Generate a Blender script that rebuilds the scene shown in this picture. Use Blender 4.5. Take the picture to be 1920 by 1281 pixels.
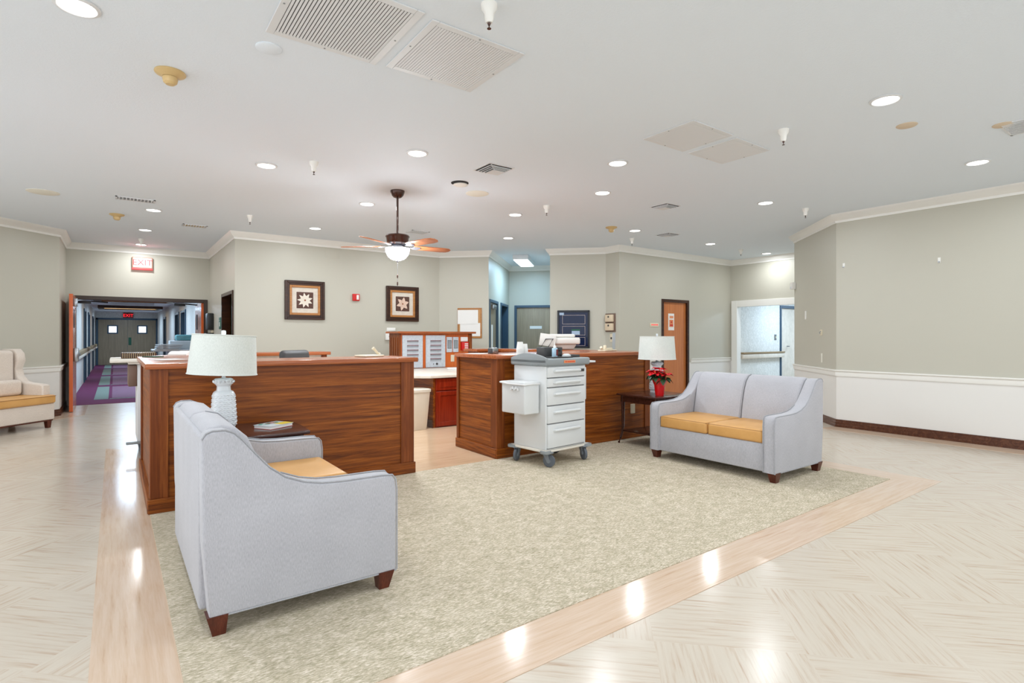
import bpy, bmesh, math, random
from mathutils import Vector, Matrix
PI = math.pi
random.seed(7)
S = bpy.context.scene
COL = S.collection
for o in list(bpy.data.objects):
    bpy.data.objects.remove(o)

# ---------------------------------------------------------------- camera, world, exposure, big lights
cam = bpy.data.objects.new('camera', bpy.data.cameras.new('camera'))
COL.objects.link(cam)
cam.data.sensor_width = 36
cam.data.lens = 1032 / 1920 * 36
cam.data.shift_y = -9.5 / 1920
cam.data.clip_end = 200
cam.location = (0, 0, 1.3)
cam.rotation_euler = (PI / 2, 0, -math.radians(35.85))
S.camera = cam
S.view_settings.view_transform = 'Standard'
S.view_settings.look = 'None'
S.view_settings.gamma = 1
S.view_settings.use_curve_mapping = False
S.view_settings.exposure = 0.2
world = bpy.data.worlds.new('world')
S.world = world
world.use_nodes = True
world.node_tree.nodes['Background'].inputs[0].default_value = (0.90, 0.955, 1.0, 1)
world.node_tree.nodes['Background'].inputs[1].default_value = 1.7
CH = 3.05          # ceiling height
CAN_POWER = 12
LIGHT_SPOTS = [(-.16, 3.71), (4.62, 1.68), (2.34, 4.78), (1.26, 6.03), (4.11, 3.87), (7.02, 1.74), (4.81, 4.78), (2.7, 7.0),
               (.44, 9.07), (6.9, 3.89), (4.66, 6.37), (.41, 10.84), (.41, 12.6), (2.63, 9.07), (6.96, 6.17), (5.66, 7.95),
               (4.53, 9.04), (9.11, 6.22), (11.12, 6.25)]
HIDDEN_SPOTS = [(2.3, 1.7), (-.16, 1.2), (2.3, -.6), (4.6, -.6), (-2.6, 3.7), (-2.6, 6.5), (7.0, -.4), (-2.4, .8), (-2.2, 8.3), (-2.9, 5.2)]  # out-of-view lamps; the one nearest the left wall is added to brighten it


def light(name, kind, loc, power, color=(1, 1, 1), size=.2, rot=(0, 0, 0), **kw):
    d = bpy.data.lights.new(name, kind)
    d.energy = power
    d.color = color
    if kind == 'AREA':
        d.shape = kw.get('shape', 'DISK')
        d.size = size
        if 'size_y' in kw:
            d.size_y = kw['size_y']
        if 'spread' in kw:
            d.spread = kw['spread']
    else:
        d.shadow_soft_size = size
    o = bpy.data.objects.new(name, d)
    o.location = loc
    o.rotation_euler = rot
    COL.objects.link(o)
    return o


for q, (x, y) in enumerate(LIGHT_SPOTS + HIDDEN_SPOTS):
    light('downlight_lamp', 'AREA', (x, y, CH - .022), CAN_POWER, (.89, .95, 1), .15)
light('fluorescent_lamp', 'AREA', (7.45, 9.85, 2.93), 28, (.38, .7, 1), .25, (0, 0, -PI / 4), shape='RECTANGLE', size_y=1.0)
for y in (15.5, 17.6, 22.8, 28.5):
    light('corridor_lamp', 'AREA', (.5, y, 2.3), 36, (.6, .8, 1), .9)
for x in (13.2, 15.5):
    light('side_corridor_lamp', 'AREA', (x, 6.1, 2.36), 46, (.62, .8, 1), .9)

# ---------------------------------------------------------------- materials
MATS = {}


def lin(c):
    return tuple(((v / 255) / 12.92 if v / 255 <= .04045 else ((v / 255 + .055) / 1.055) ** 2.4) for v in c) + (1,)


class NT:
    def __init__(s, name):
        s.m = bpy.data.materials.new(name)
        s.m.use_nodes = True
        s.t = s.m.node_tree
        s.b = s.t.nodes['Principled BSDF']
        MATS[name] = s.m

    def n(s, kind, **kw):
        nd = s.t.nodes.new(kind)
        for k, v in kw.items():
            if isinstance(k, str) and hasattr(nd, k):
                setattr(nd, k, v)
        return nd

    def l(s, a, b):
        s.t.links.new(a, b)

    def coord(s, scale=(1, 1, 1), rot=(0, 0, 0), loc=(0, 0, 0), kind='Object'):
        tc = s.n('ShaderNodeTexCoord')
        mp = s.n('ShaderNodeMapping')
        mp.inputs['Scale'].default_value = scale
        mp.inputs['Rotation'].default_value = rot
        mp.inputs['Location'].default_value = loc
        s.l(tc.outputs[kind], mp.inputs[0])
        return mp.outputs[0]

    def noise(s, vec, scale=5, detail=3, rough=.6, dist=0):
        nz = s.n('ShaderNodeTexNoise')
        nz.inputs['Scale'].default_value = scale
        nz.inputs['Detail'].default_value = detail
        nz.inputs['Roughness'].default_value = rough
        nz.inputs['Distortion'].default_value = dist
        s.l(vec, nz.inputs['Vector'])
        return nz.outputs[0]

    def ramp(s, fac, stops):
        r = s.n('ShaderNodeValToRGB')
        e = r.color_ramp.elements
        while len(e) < len(stops):
            e.new(.5)
        for i, (p, c) in enumerate(stops):
            e[i].position = p
            e[i].color = lin(c) if len(c) == 3 else c
        s.l(fac, r.inputs[0])
        return r.outputs[0]

    def mix(s, fac, a, b, mode='MIX'):
        m = s.n('ShaderNodeMix')
        m.data_type = 'RGBA'
        m.blend_type = mode
        for v, i in ((fac, 0), (a, 6), (b, 7)):
            if hasattr(v, 'is_output'):
                s.l(v, m.inputs[i])
            else:
                m.inputs[i].default_value = v
        return m.outputs[2]

    def bump(s, h, strength=.2, dist=.01):
        b = s.n('ShaderNodeBump')
        b.inputs['Strength'].default_value = strength
        b.inputs['Distance'].default_value = dist
        s.l(h, b.inputs['Height'])
        s.l(b.outputs[0], s.b.inputs['Normal'])


def plain(name, c, rough=.5, metal=0, spec=.5, coat=0, trans=0, emit=None, es=0, noise=0):
    k = NT(name)
    k.b.inputs['Base Color'].default_value = lin(c)
    k.b.inputs['Roughness'].default_value = rough
    k.b.inputs['Metallic'].default_value = metal
    k.b.inputs['Specular IOR Level'].default_value = spec
    k.b.inputs['Coat Weight'].default_value = coat
    k.b.inputs['Transmission Weight'].default_value = trans
    if emit:
        k.b.inputs['Emission Color'].default_value = lin(emit)
        k.b.inputs['Emission Strength'].default_value = es
    if noise:
        v = k.noise(k.coord(), noise, 4)
        a = tuple(max(0, x - 10) for x in c)
        b = tuple(min(255, x + 8) for x in c)
        k.l(k.ramp(v, [(.3, a), (.7, b)]), k.b.inputs['Base Color'])
        k.bump(v, .1, .002)
    return k.m


def wood(name, axis, stops, rough=.42, coat=.05, sc=1.0):
    k = NT(name)
    s1 = [48 * sc, 48 * sc, 48 * sc]
    s2 = [8 * sc, 8 * sc, 8 * sc]
    ax = 'xyz'.index(axis)
    s1[ax] = .7 * sc
    s2[ax] = .3 * sc
    a = k.noise(k.coord(tuple(s1)), 5.0, 6, .75, .4)
    b = k.noise(k.coord(tuple(s2)), 3.0, 3, .5, 1.4)
    f = k.mix(.45, a, b)
    c = k.ramp(f, stops)
    k.l(c, k.b.inputs['Base Color'])
    k.b.inputs['Roughness'].default_value = rough
    k.b.inputs['Specular IOR Level'].default_value = .28
    k.b.inputs['Coat Weight'].default_value = coat
    k.b.inputs['Coat Roughness'].default_value = .2
    return k.m


DESK = [(.34, (64, 28, 4)), (.43, (106, 50, 7)), (.52, (138, 71, 15)), (.6, (162, 91, 28)), (.7, (188, 120, 58))]
wood('desk_wood_x', 'x', DESK)
wood('desk_wood_y', 'y', DESK)
wood('desk_wood_z', 'z', [(.3, (78, 34, 8)), (.5, (124, 60, 18)), (.7, (168, 98, 44))])
wood('top_wood_x', 'x', [(.3, (120, 58, 26)), (.5, (164, 88, 46)), (.7, (190, 118, 72))], .25, .3)
wood('top_wood_y', 'y', [(.3, (120, 58, 26)), (.5, (164, 88, 46)), (.7, (190, 118, 72))], .25, .3)
wood('cherry_wood', 'z', [(.3, (104, 22, 8)), (.5, (134, 36, 14)), (.7, (160, 54, 24))], .3, .4)
wood('orange_wood', 'z', [(.3, (186, 84, 30)), (.5, (206, 102, 42)), (.7, (220, 124, 60))], .35, .3)
wood('dark_wood', 'x', [(.3, (44, 22, 16)), (.5, (62, 32, 24)), (.7, (88, 50, 40))], .25, .5)
wood('frame_wood', 'x', [(.3, (28, 12, 4)), (.5, (52, 24, 8)), (.7, (90, 50, 22))], .3, .2)
wood('gold_wood', 'x', [(.3, (140, 86, 36)), (.5, (176, 116, 58)), (.7, (202, 150, 92))], .35, .3)
wood('door_wood', 'z', [(.3, (168, 92, 44)), (.5, (194, 116, 62)), (.7, (212, 140, 84))], .35, .3)
wood('corridor_door_wood', 'z', [(.3, (122, 110, 90)), (.5, (150, 134, 110)), (.7, (176, 160, 132))], .35, .3)
wood('leaf_orange', 'z', [(.3, (196, 84, 32)), (.5, (214, 100, 44)), (.7, (226, 124, 66))], .3, .3)
wood('leaf_pink', 'z', [(.3, (176, 104, 78)), (.5, (196, 126, 98)), (.7, (210, 146, 118))], .25, .4)
wood('blade_wood', 'x', [(.3, (150, 82, 44)), (.5, (176, 104, 62)), (.7, (200, 132, 86))], .35, .2)
wood('base_wood', 'x', [(.3, (58, 30, 18)), (.5, (84, 48, 32)), (.7, (120, 78, 56))], .3, .3)
wood('foot_wood', 'z', [(.3, (58, 22, 14)), (.5, (84, 36, 22)), (.7, (110, 54, 36))], .3, .3)

plain('paint', (194, 190, 176), .42)
plain('paint_white', (230, 227, 222), .4)
plain('white_trim', (240, 238, 232), .35)
k = NT('ceiling_paint')
v = k.noise(k.coord(), 60, 4, .7)
k.b.inputs['Base Color'].default_value = lin((230, 238, 246))
k.b.inputs['Roughness'].default_value = .9
k.bump(v, .35, .006)
k = NT('wallpaper')
v = k.noise(k.coord((1, 1, .6)), 16, 4, .7, 1.5)
k.l(k.ramp(v, [(.42, (232, 232, 228)), (.52, (206, 206, 200)), (.6, (228, 228, 224))]), k.b.inputs['Base Color'])
k.b.inputs['Roughness'].default_value = .7

# vinyl floor: parquet blocks laid at 45 degrees, streaks alternate
k = NT('vinyl_floor')
uv = k.coord((1 / .605,) * 3, (0, 0, -PI / 4), (0, 0, 0))
ck = k.n('ShaderNodeTexChecker')
ck.inputs['Scale'].default_value = 1
ck.inputs['Color1'].default_value = (1, 1, 1, 1)
ck.inputs['Color2'].default_value = (0, 0, 0, 1)
ad = k.n('ShaderNodeVectorMath', operation='ADD')
ad.inputs[1].default_value = (.01, .37, .5)
k.l(uv, ad.inputs[0])
k.l(ad.outputs[0], ck.inputs['Vector'])
m1 = k.n('ShaderNodeMapping'); m1.inputs['Scale'].default_value = (1.2, 22, 1)
m2 = k.n('ShaderNodeMapping'); m2.inputs['Scale'].default_value = (22, 1.2, 1); m2.inputs['Location'].default_value = (7, 3, 0)
k.l(uv, m1.inputs[0]); k.l(uv, m2.inputs[0])
a = k.noise(m1.outputs[0], 1.3, 4, .65, .3)
b = k.noise(m2.outputs[0], 1.3, 4, .65, .3)
f = k.mix(ck.outputs[0], a, b)
c = k.ramp(f, [(.28, (182, 158, 136)), (.40, (198, 182, 164)), (.50, (204, 192, 176)), (.8, (209, 199, 184))])
k.l(c, k.b.inputs['Base Color'])
k.b.inputs['Roughness'].default_value = .2
k.b.inputs['Specular IOR Level'].default_value = .45


def strip_floor(name, axis, stops):
    k = NT(name)
    s1 = [26, 26, 26]; s1['xy'.index(axis)] = 1.6
    a = k.noise(k.coord(tuple(s1)), 1.6, 4, .65, .2)
    b = k.noise(k.coord(), 1.1, 2, .5)
    f = k.mix(.3, a, b)
    k.l(k.ramp(f, stops), k.b.inputs['Base Color'])
    k.b.inputs['Roughness'].default_value = .13
    k.b.inputs['Specular IOR Level'].default_value = .5


BORD = [(.28, (182, 146, 114)), (.4, (206, 178, 152)), (.55, (214, 190, 168)), (.75, (220, 200, 182))]
strip_floor('border_x', 'x', BORD)
strip_floor('border_y', 'y', BORD)
strip_floor('station_vinyl', 'x', [(.3, (196, 160, 124)), (.45, (214, 182, 148)), (.7, (224, 196, 166))])

k = NT('carpet')
a = k.noise(k.coord((13, 52, 1), (0, 0, .25)), 3.0, 3, .65, .6)
b = k.noise(k.coord((3.5, 5, 1)), 3.0, 4, .7)
c0 = k.noise(k.coord(), 260, 2, .5)
f = k.mix(.3, a, b)
c = k.ramp(f, [(.36, (168, 158, 130)), (.46, (192, 182, 158)), (.53, (208, 198, 178)), (.60, (228, 218, 206))])
c = k.mix(.25, c, k.ramp(c0, [(.3, (104, 102, 96)), (.7, (160, 158, 152))]), 'OVERLAY')
k.l(c, k.b.inputs['Base Color'])
k.b.inputs['Roughness'].default_value = .95
k.b.inputs['Specular IOR Level'].default_value = .1
k.bump(c0, .5, .004)


def fabric(name, c, fine=500):
    k = NT(name)
    a = k.noise(k.coord((1, 1, .2)), fine, 3, .6)
    b = k.noise(k.coord(), 5, 2, .5)
    f = k.mix(.2, a, b)
    k.l(k.ramp(f, [(.35, tuple(x - 12 for x in c)), (.65, tuple(min(255, x + 9) for x in c))]), k.b.inputs['Base Color'])
    k.b.inputs['Roughness'].default_value = .9
    k.b.inputs['Sheen Weight'].default_value = .25
    k.b.inputs['Specular IOR Level'].default_value = .15
    k.bump(a, .25, .002)


fabric('sofa_fabric', (180, 179, 184), 300)
fabric('piping_fabric', (166, 166, 170), 300)
fabric('settee_fabric', (218, 205, 192), 260)
fabric('shade_fabric', (214, 218, 212), 380)
plain('gold_leather', (210, 158, 92), .42, spec=.4, noise=3)
plain('piping_leather', (164, 116, 60), .5)
plain('lamp_ceramic', (226, 230, 234), .3, coat=.3)
plain('cart_white', (220, 222, 222), .35)
plain('cart_cream', (226, 220, 208), .4)
plain('cart_gray', (142, 148, 150), .45)
plain('caster_gray', (120, 126, 132), .4)
plain('rubber', (92, 98, 106), .6)
plain('dark_gap', (30, 30, 32), .8)
plain('black_plastic', (26, 26, 28), .35)
plain('charcoal', (62, 60, 60), .5)
plain('laminate', (222, 212, 198), .35, noise=8)
plain('panel_metal', (196, 202, 208), .45, noise=30)
plain('steel', (170, 174, 178), .25, metal=.9)
plain('dark_bronze', (70, 42, 32), .25, metal=.5, coat=.3)
plain('nickel', (150, 150, 158), .2, metal=.8)
plain('red_plastic', (204, 24, 22), .4)
plain('led_red', (120, 34, 34), .4)
plain('tan_plastic', (208, 178, 124), .4)
plain('ivory_plastic', (224, 212, 186), .45)
plain('beige_box', (222, 202, 174), .5)
plain('paper', (238, 236, 232), .8)
plain('paper_orange', (226, 142, 96), .8)
plain('paper_blue', (170, 190, 214), .7)
plain('green_sign', (20, 90, 66), .5)
plain('blue_trim', (52, 78, 98), .4)
plain('dark_trim', (56, 42, 32), .4)
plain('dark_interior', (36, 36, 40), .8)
plain('green_interior', (72, 74, 40), .7)
plain('navy_glass', (8, 26, 62), .06, spec=.35)
plain('navy_frame', (22, 26, 36), .35)
plain('cream_line', (214, 196, 190), .6)
plain('foil_red', (214, 14, 20), .3, coat=.5)
plain('petal_red', (224, 22, 34), .55)
plain('leaf_green', (34, 66, 34), .55)
plain('bloom_yellow', (210, 190, 60), .6)
plain('bin_plastic', (226, 218, 202), .4)
plain('bag_plastic', (226, 226, 226), .25)
plain('vent_white', (222, 224, 226), .45)
plain('stain_tan', (214, 196, 172), .9)
plain('plate_cream', (232, 229, 216), .6)
plain('exit_frame', (186, 140, 120), .5)
plain('cork', (198, 150, 96), .8)
plain('mat_cream', (216, 206, 192), .7, noise=14)
plain('art_brown', (86, 54, 42), .6, noise=20)
plain('petal_cream', (232, 222, 206), .6)
plain('petal_pink', (222, 192, 172), .6)
plain('flower_core', (150, 92, 60), .6)
plain('book_cover', (206, 216, 220), .4)
plain('book_teal', (84, 158, 142), .4)
plain('book_yellow', (226, 198, 66), .4)
plain('book_red', (176, 52, 48), .5)
plain('purple_carpet', (104, 30, 78), .95)
plain('teal_carpet', (124, 140, 132), .95)
k = NT('purple_weave')
ck = k.n('ShaderNodeTexChecker'); ck.inputs['Scale'].default_value = 22
ck.inputs['Color1'].default_value = lin((112, 44, 96)); ck.inputs['Color2'].default_value = lin((150, 128, 140))
k.l(k.coord(), ck.inputs['Vector']); k.l(ck.outputs[0], k.b.inputs['Base Color']); k.b.inputs['Roughness'].default_value = .95
plain('exit_red', (220, 30, 40), .5, emit=(255, 40, 50), es=1.2)
plain('exit_face', (240, 200, 196), .5, emit=(255, 190, 184), es=.55)
plain('exit_pink', (226, 80, 80), .5, emit=(255, 60, 70), es=.5)
plain('lamp_face', (255, 255, 255), .5, emit=(255, 252, 246), es=5)
plain('globe_glass', (255, 255, 255), .3, emit=(240, 248, 255), es=140)
plain('diffuser_face', (255, 255, 255), .5, emit=(236, 246, 255), es=4)
plain('warm_diffuser', (255, 240, 210), .5, emit=(255, 214, 150), es=1.1)
plain('window_bright', (250, 252, 255), .3, emit=(240, 246, 255), es=1.6)
plain('teal_machine', (96, 150, 156), .4)
plain('grey_machine', (196, 200, 202), .4)
plain('printer_white', (224, 222, 216), .4)
plain('bottle_blue', (176, 206, 226), .25, coat=.4)
plain('rail_brown', (150, 128, 96), .4)
plain('brown_box', (120, 96, 82), .5)
M = MATS

# ---------------------------------------------------------------- geometry helpers


def BM():
    return bmesh.new()


def merge(dst, src, mi=0, mat4=None):
    if mat4 is not None:
        bmesh.ops.transform(src, matrix=mat4, verts=src.verts)
    for f in src.faces:
        f.material_index = mi
    me = bpy.data.meshes.new('tmp')
    src.to_mesh(me)
    src.free()
    dst.from_mesh(me)
    bpy.data.meshes.remove(me)


def box(bm, x0, x1, y0, y1, z0, z1, bev=0, seg=2, mi=0, mat4=None, taper=None):
    t = bmesh.new()
    vs = [t.verts.new((x, y, z)) for x in (x0, x1) for y in (y0, y1) for z in (z0, z1)]
    if taper:   # shrink the bottom towards the centre
        cx, cy = (x0 + x1) / 2, (y0 + y1) / 2
        for v in vs:
            if v.co.z == min(z0, z1):
                v.co.x = cx + (v.co.x - cx) * taper
                v.co.y = cy + (v.co.y - cy) * taper
    for q in ((0, 1, 3, 2), (4, 6, 7, 5), (0, 4, 5, 1), (2, 3, 7, 6), (0, 2, 6, 4), (1, 5, 7, 3)):
        t.faces.new([vs[i] for i in q])
    bmesh.ops.recalc_face_normals(t, faces=t.faces)
    if bev:
        bmesh.ops.bevel(t, geom=t.edges[:], offset=bev, segments=seg, profile=.5, affect='EDGES', clamp_overlap=True)
    merge(bm, t, mi, mat4)
    return bm


def lathe(bm, prof, c=(0, 0, 0), n=24, mi=0, mat4=None, sq=0, fn=None):
    """prof: list of (r, z)"""
    t = bmesh.new()
    rings = []
    for r, z in prof:
        if r < 1e-5:
            rings.append([t.verts.new((0, 0, z))])
            continue
        ring = []
        for i in range(n):
            a = 2 * PI * i / n
            rr = r
            if sq:
                rr = r / (abs(math.cos(a)) ** sq + abs(math.sin(a)) ** sq) ** (1 / sq)
            ring.append(t.verts.new((rr * math.cos(a), rr * math.sin(a), z)))
        rings.append(ring)
    for a, b in zip(rings, rings[1:]):
        for i in range(n):
            j = (i + 1) % n
            if len(a) == 1 and len(b) == 1:
                continue
            if len(a) == 1:
                t.faces.new((a[0], b[i], b[j]))
            elif len(b) == 1:
                t.faces.new((a[i], b[0], a[j]))
            else:
                t.faces.new((a[i], b[i], b[j], a[j]))
    for r in (rings[0], rings[-1]):
        if len(r) > 1:
            t.faces.new(r)
    bmesh.ops.recalc_face_normals(t, faces=t.faces)
    m = Matrix.Translation(c)
    merge(bm, t, mi, (mat4 @ m) if mat4 is not None else m)
    return bm


def prism(bm, pts, z0, z1, mi=0, bev=0, mat4=None, seg=2):
    t = bmesh.new()
    a = [t.verts.new((x, y, z0)) for x, y in pts]
    b = [t.verts.new((x, y, z1)) for x, y in pts]
    n = len(pts)
    for i in range(n):
        j = (i + 1) % n
        t.faces.new((a[i], a[j], b[j], b[i]))
    t.faces.new(a[::-1])
    t.faces.new(b)
    bmesh.ops.recalc_face_normals(t, faces=t.faces)
    if bev:
        es = [e for e in t.edges if any(len(f.verts) > 4 for f in e.link_faces)] if n > 4 else t.edges[:]
        bmesh.ops.bevel(t, geom=es, offset=bev, segments=seg, profile=.5, affect='EDGES', clamp_overlap=True)
    merge(bm, t, mi, mat4)
    return bm


def tube(bm, pts, r, n=8, mi=0, mat4=None, radii=None, closed=False):
    t = bmesh.new()
    P = [Vector(p) for p in pts]
    rings = []
    m = len(P)
    up = Vector((0, 0, 1))
    for i, p in enumerate(P):
        if closed:
            d = (P[(i + 1) % m] - P[i - 1]).normalized()
        else:
            d = (P[min(i + 1, m - 1)] - P[max(i - 1, 0)]).normalized()
        ref = up if abs(d.dot(up)) < .95 else Vector((1, 0, 0))
        u = d.cross(ref).normalized()
        w = d.cross(u)
        rr = radii[i] if radii else r
        rings.append([t.verts.new(p + (u * math.cos(2 * PI * k / n) + w * math.sin(2 * PI * k / n)) * rr) for k in range(n)])
    prs = list(zip(rings, rings[1:]))
    if closed:
        prs.append((rings[-1], rings[0]))
    for a, b in prs:
        for i in range(n):
            j = (i + 1) % n
            t.faces.new((a[i], b[i], b[j], a[j]))
    if not closed:
        t.faces.new(rings[0]); t.faces.new(rings[-1])
    bmesh.ops.recalc_face_normals(t, faces=t.faces)
    merge(bm, t, mi, mat4)
    return bm


def obj(name, bm, mats, parent=None, loc=(0, 0, 0), rot=(0, 0, 0), label=None, smooth=True, ang=35):
    me = bpy.data.meshes.new(name)
    bm.to_mesh(me)
    bm.free()
    if not isinstance(mats, (list, tuple)):
        mats = [mats]
    for m in mats:
        me.materials.append(M[m])
    if smooth:
        me.polygons.foreach_set('use_smooth', [True] * len(me.polygons))
        me.set_sharp_from_angle(angle=math.radians(ang))
    o = bpy.data.objects.new(name, me)
    o.location = loc
    o.rotation_euler = rot
    COL.objects.link(o)
    if parent:
        o.parent = parent
    if label:
        o['label'] = label
    return o


def tag(o, label, cat, group=None):
    o['label'] = label
    o['category'] = cat
    if group:
        o['group'] = group
    return o


def thing(name, label, cat, loc=(0, 0, 0), rz=0, group=None):
    o = bpy.data.objects.new(name, None)
    o.empty_display_size = .1
    COL.objects.link(o)
    o.location = loc
    o.rotation_euler = (0, 0, rz)
    return tag(o, label, cat, group)


def struct(name, bm, mats, parent=None, **kw):
    o = obj(name, bm, mats, parent, **kw)
    if not parent:
        o['kind'] = 'structure'
    return o


def dup(root, loc, rz=None, label=None, group=None):
    def cp(o, par):
        c = o.copy()
        COL.objects.link(c)
        c.parent = par
        for ch in [x for x in bpy.data.objects if x.parent == o]:
            cp(ch, c)
        return c
    r = cp(root, None)
    r.location = loc
    if rz is not None:
        r.rotation_euler[2] = rz
    if label:
        r['label'] = label
    if group:
        r['group'] = group
    return r


def text_bm(s, size, depth=.002):
    cu = bpy.data.curves.new('lettering', 'FONT')
    cu.body = s
    cu.size = size
    cu.extrude = depth
    cu.align_x = 'CENTER'
    cu.align_y = 'CENTER'
    o = bpy.data.objects.new('lettering', cu)
    COL.objects.link(o)
    dg = bpy.context.evaluated_depsgraph_get()
    me = bpy.data.meshes.new_from_object(o.evaluated_get(dg))
    b = bmesh.new()
    b.from_mesh(me)
    bpy.data.objects.remove(o)
    bpy.data.curves.remove(cu)
    bpy.data.meshes.remove(me)
    return b


UP = Matrix.Rotation(PI / 2, 4, 'X')      # lays xy lettering upright, facing -Y


# wall frames: s runs along the wall (left to right seen from the room), n points into the room
def frame(p, q, off=0.0):
    d = Vector((q[0] - p[0], q[1] - p[1], 0)).normalized()
    nrm = Vector((d.y, -d.x, 0))
    m = Matrix.Identity(4)
    # local x = d, local y = -nrm (away from room), local z = up
    m.col[0][:3] = d
    m.col[1][:3] = -nrm
    m.col[2][:3] = (0, 0, 1)
    m.col[3][:3] = Vector((p[0], p[1], 0)) + nrm * off
    return m


def turn(i):
    """tan of half the turn at polyline corner i (positive = left)"""
    if i <= 0 or i >= len(W) - 1:
        return 0
    a = math.atan2(W[i][1] - W[i - 1][1], W[i][0] - W[i - 1][0])
    b = math.atan2(W[i + 1][1] - W[i][1], W[i + 1][0] - W[i][0])
    return math.tan(math.remainder(b - a, 2 * PI) / 2)


def mitre(bm, i, L, t):
    for v in bm.verts:
        if v.co.y > t - 1e-4:
            if v.co.x < 1e-4:
                v.co.x += t * turn(i)
            elif v.co.x > L - 1e-4:
                v.co.x -= t * turn(i + 1)


def wall_holes(bm, L, z0, z1, t, holes, mi=0):
    """holes: (s0, s1, h0, h1). local box wall from y=0 to y=t"""
    hs = sorted(holes)
    x = 0
    for s0, s1, h0, h1 in hs:
        s0c, s1c = max(0, s0), min(L, s1)
        if s0c > x:
            box(bm, x, s0c, 0, t, z0, z1, mi=mi)
        if h1 < z1:
            box(bm, s0c, s1c, 0, t, max(h1, z0), z1, mi=mi)
        if h0 > z0:
            box(bm, s0c, s1c, 0, t, z0, min(h0, z1), mi=mi)
        x = s1c
    if x < L:
        box(bm, x, L, 0, t, z0, z1, mi=mi)
    return bm


RAIL = [(0, .73), (.012, .73), (.018, .75), (.02, .79), (.034, .805), (.034, .82), (0, .82)]
CROWN = [(0, 2.93), (.014, 2.93), (.02, 2.96), (.05, 2.985), (.078, 3.02), (.09, 3.05), (0, 3.05)]
BASE = [(0, 0), (.022, 0), (.022, .035), (.016, .04), (.016, .075), (.011, .08), (.011, .105), (.005, .11), (0, .11)]


def sweep(bm, poly, prof, mi=0):
    """profile (inward offset, z) swept along a polyline with mitres; interior on the right"""
    n = len(poly)
    P = [Vector(p) for p in poly]
    dirs = [(P[i + 1] - P[i]).normalized() for i in range(n - 1)]
    rows = []
    for i in range(n):
        if i == 0:
            d = dirs[0]; m = Vector((d.y, -d.x)); k = 1
        elif i == n - 1:
            d = dirs[-1]; m = Vector((d.y, -d.x)); k = 1
        else:
            a, b = dirs[i - 1], dirs[i]
            na, nb = Vector((a.y, -a.x)), Vector((b.y, -b.x))
            m = (na + nb).normalized()
            k = 1 / max(.3, m.dot(na))
        rows.append([bm.verts.new((P[i].x + m.x * o * k, P[i].y + m.y * o * k, z)) for o, z in prof])
    c = len(prof)
    for a, b in zip(rows, rows[1:]):
        for i in range(c):
            j = (i + 1) % c
            f = bm.faces.new((a[i], b[i], b[j], a[j]))
            f.material_index = mi
    bm.faces.new(rows[0]); bm.faces.new(rows[-1])
    bmesh.ops.recalc_face_normals(bm, faces=bm.faces)
    return bm


# ---------------------------------------------------------------- the room shell
W = [(-4.2, 8.19), (-.73, 11.66), (-.73, 13.12), (1.63, 13.12), (1.63, 10.15), (5.47, 10.15), (6.21, 9.41), (8.01, 11.21),
     (8.9, 10.32), (7.1, 8.52), (7.88, 7.74), (7.88, 7.38), (11.58, 7.38), (11.58, 4.92), (9.66, 4.92), (8.43, 3.69), (8.43, -4.2)]
NAMES = ['left', 'left_return', 'corridor_end', 'corridor_return', 'back', 'back_corner', 'hall_left', 'hall_end', 'hall_right',
         'back_right', 'back_step', 'door_side', 'side_opening', 'alcove', 'right_corner', 'right']
HOLES = {
    'corridor_end': [(.09, 2.29, 0, 2.04)],
    'corridor_return': [(1.68, 2.82, 0, 2.06)],
    'hall_left': [(.08, .98, 0, 2.05), (1.36, 2.3, 0, 2.05)],
    'hall_end': [(.16, 1.2, 0, 2.05)],
    'door_side': [(1.27, 2.12, 0, 2.05)],
    'side_opening': [(.1, 2.3, 0, 2.06)],
}
T = .12
for i, nm in enumerate(NAMES):
    p, q = W[i], W[i + 1]
    L = math.dist(p, q)
    F = frame(p, q)
    b = BM()
    wall_holes(b, L, .74, CH, T, HOLES.get(nm, []))
    mitre(b, i, L, T)
    bmesh.ops.transform(b, matrix=F, verts=b.verts)
    w = struct('wall_' + nm, b, 'paint', smooth=False)
    b = BM()
    wall_holes(b, L, 0, .74, T, HOLES.get(nm, []))
    mitre(b, i, L, T)
    bmesh.ops.transform(b, matrix=F, verts=b.verts)
    obj('wainscot', b, 'paint_white', w, smooth=False)

b = BM(); sweep(b, W, CROWN)
struct('trim_1', b, 'white_trim')


def along(i, s):
    p, q = W[i], W[i + 1]
    L = math.dist(p, q)
    return (p[0] + (q[0] - p[0]) * s / L, p[1] + (q[1] - p[1]) * s / L)


runs = [[W[0], W[1]], [W[1], W[2]], [W[3], along(3, 1.6)], [W[4], W[5], W[6]], [W[9], W[10], W[11], along(11, 1.17)],
        [along(11, 2.22), W[12]], [W[14], W[15], W[16]]]
b = BM()
for r in runs:
    sweep(b, r, RAIL)
struct('trim_2', b, 'white_trim')
b = BM()
for r in runs:
    sweep(b, r, BASE)
struct('baseboard_room', b, 'base_wood')

# floor and ceilings
struct('floor', box(BM(), -4.3, 18, -4.2, 32.5, -.12, 0), 'vinyl_floor', smooth=False)
struct('ceiling', box(BM(), -4.3, 11.7, -4.2, 13.24, CH, CH + .1), 'ceiling_paint', smooth=False)
b = BM(); box(b, -.9, 2.0, 13.24, 31.4, 2.42, 2.52)
struct('ceiling', b, 'ceiling_paint', smooth=False)
b = BM(); box(b, 11.7, 18, 4.2, 7.6, 2.42, 2.52)
struct('ceiling', b, 'ceiling_paint', smooth=False)

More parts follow.
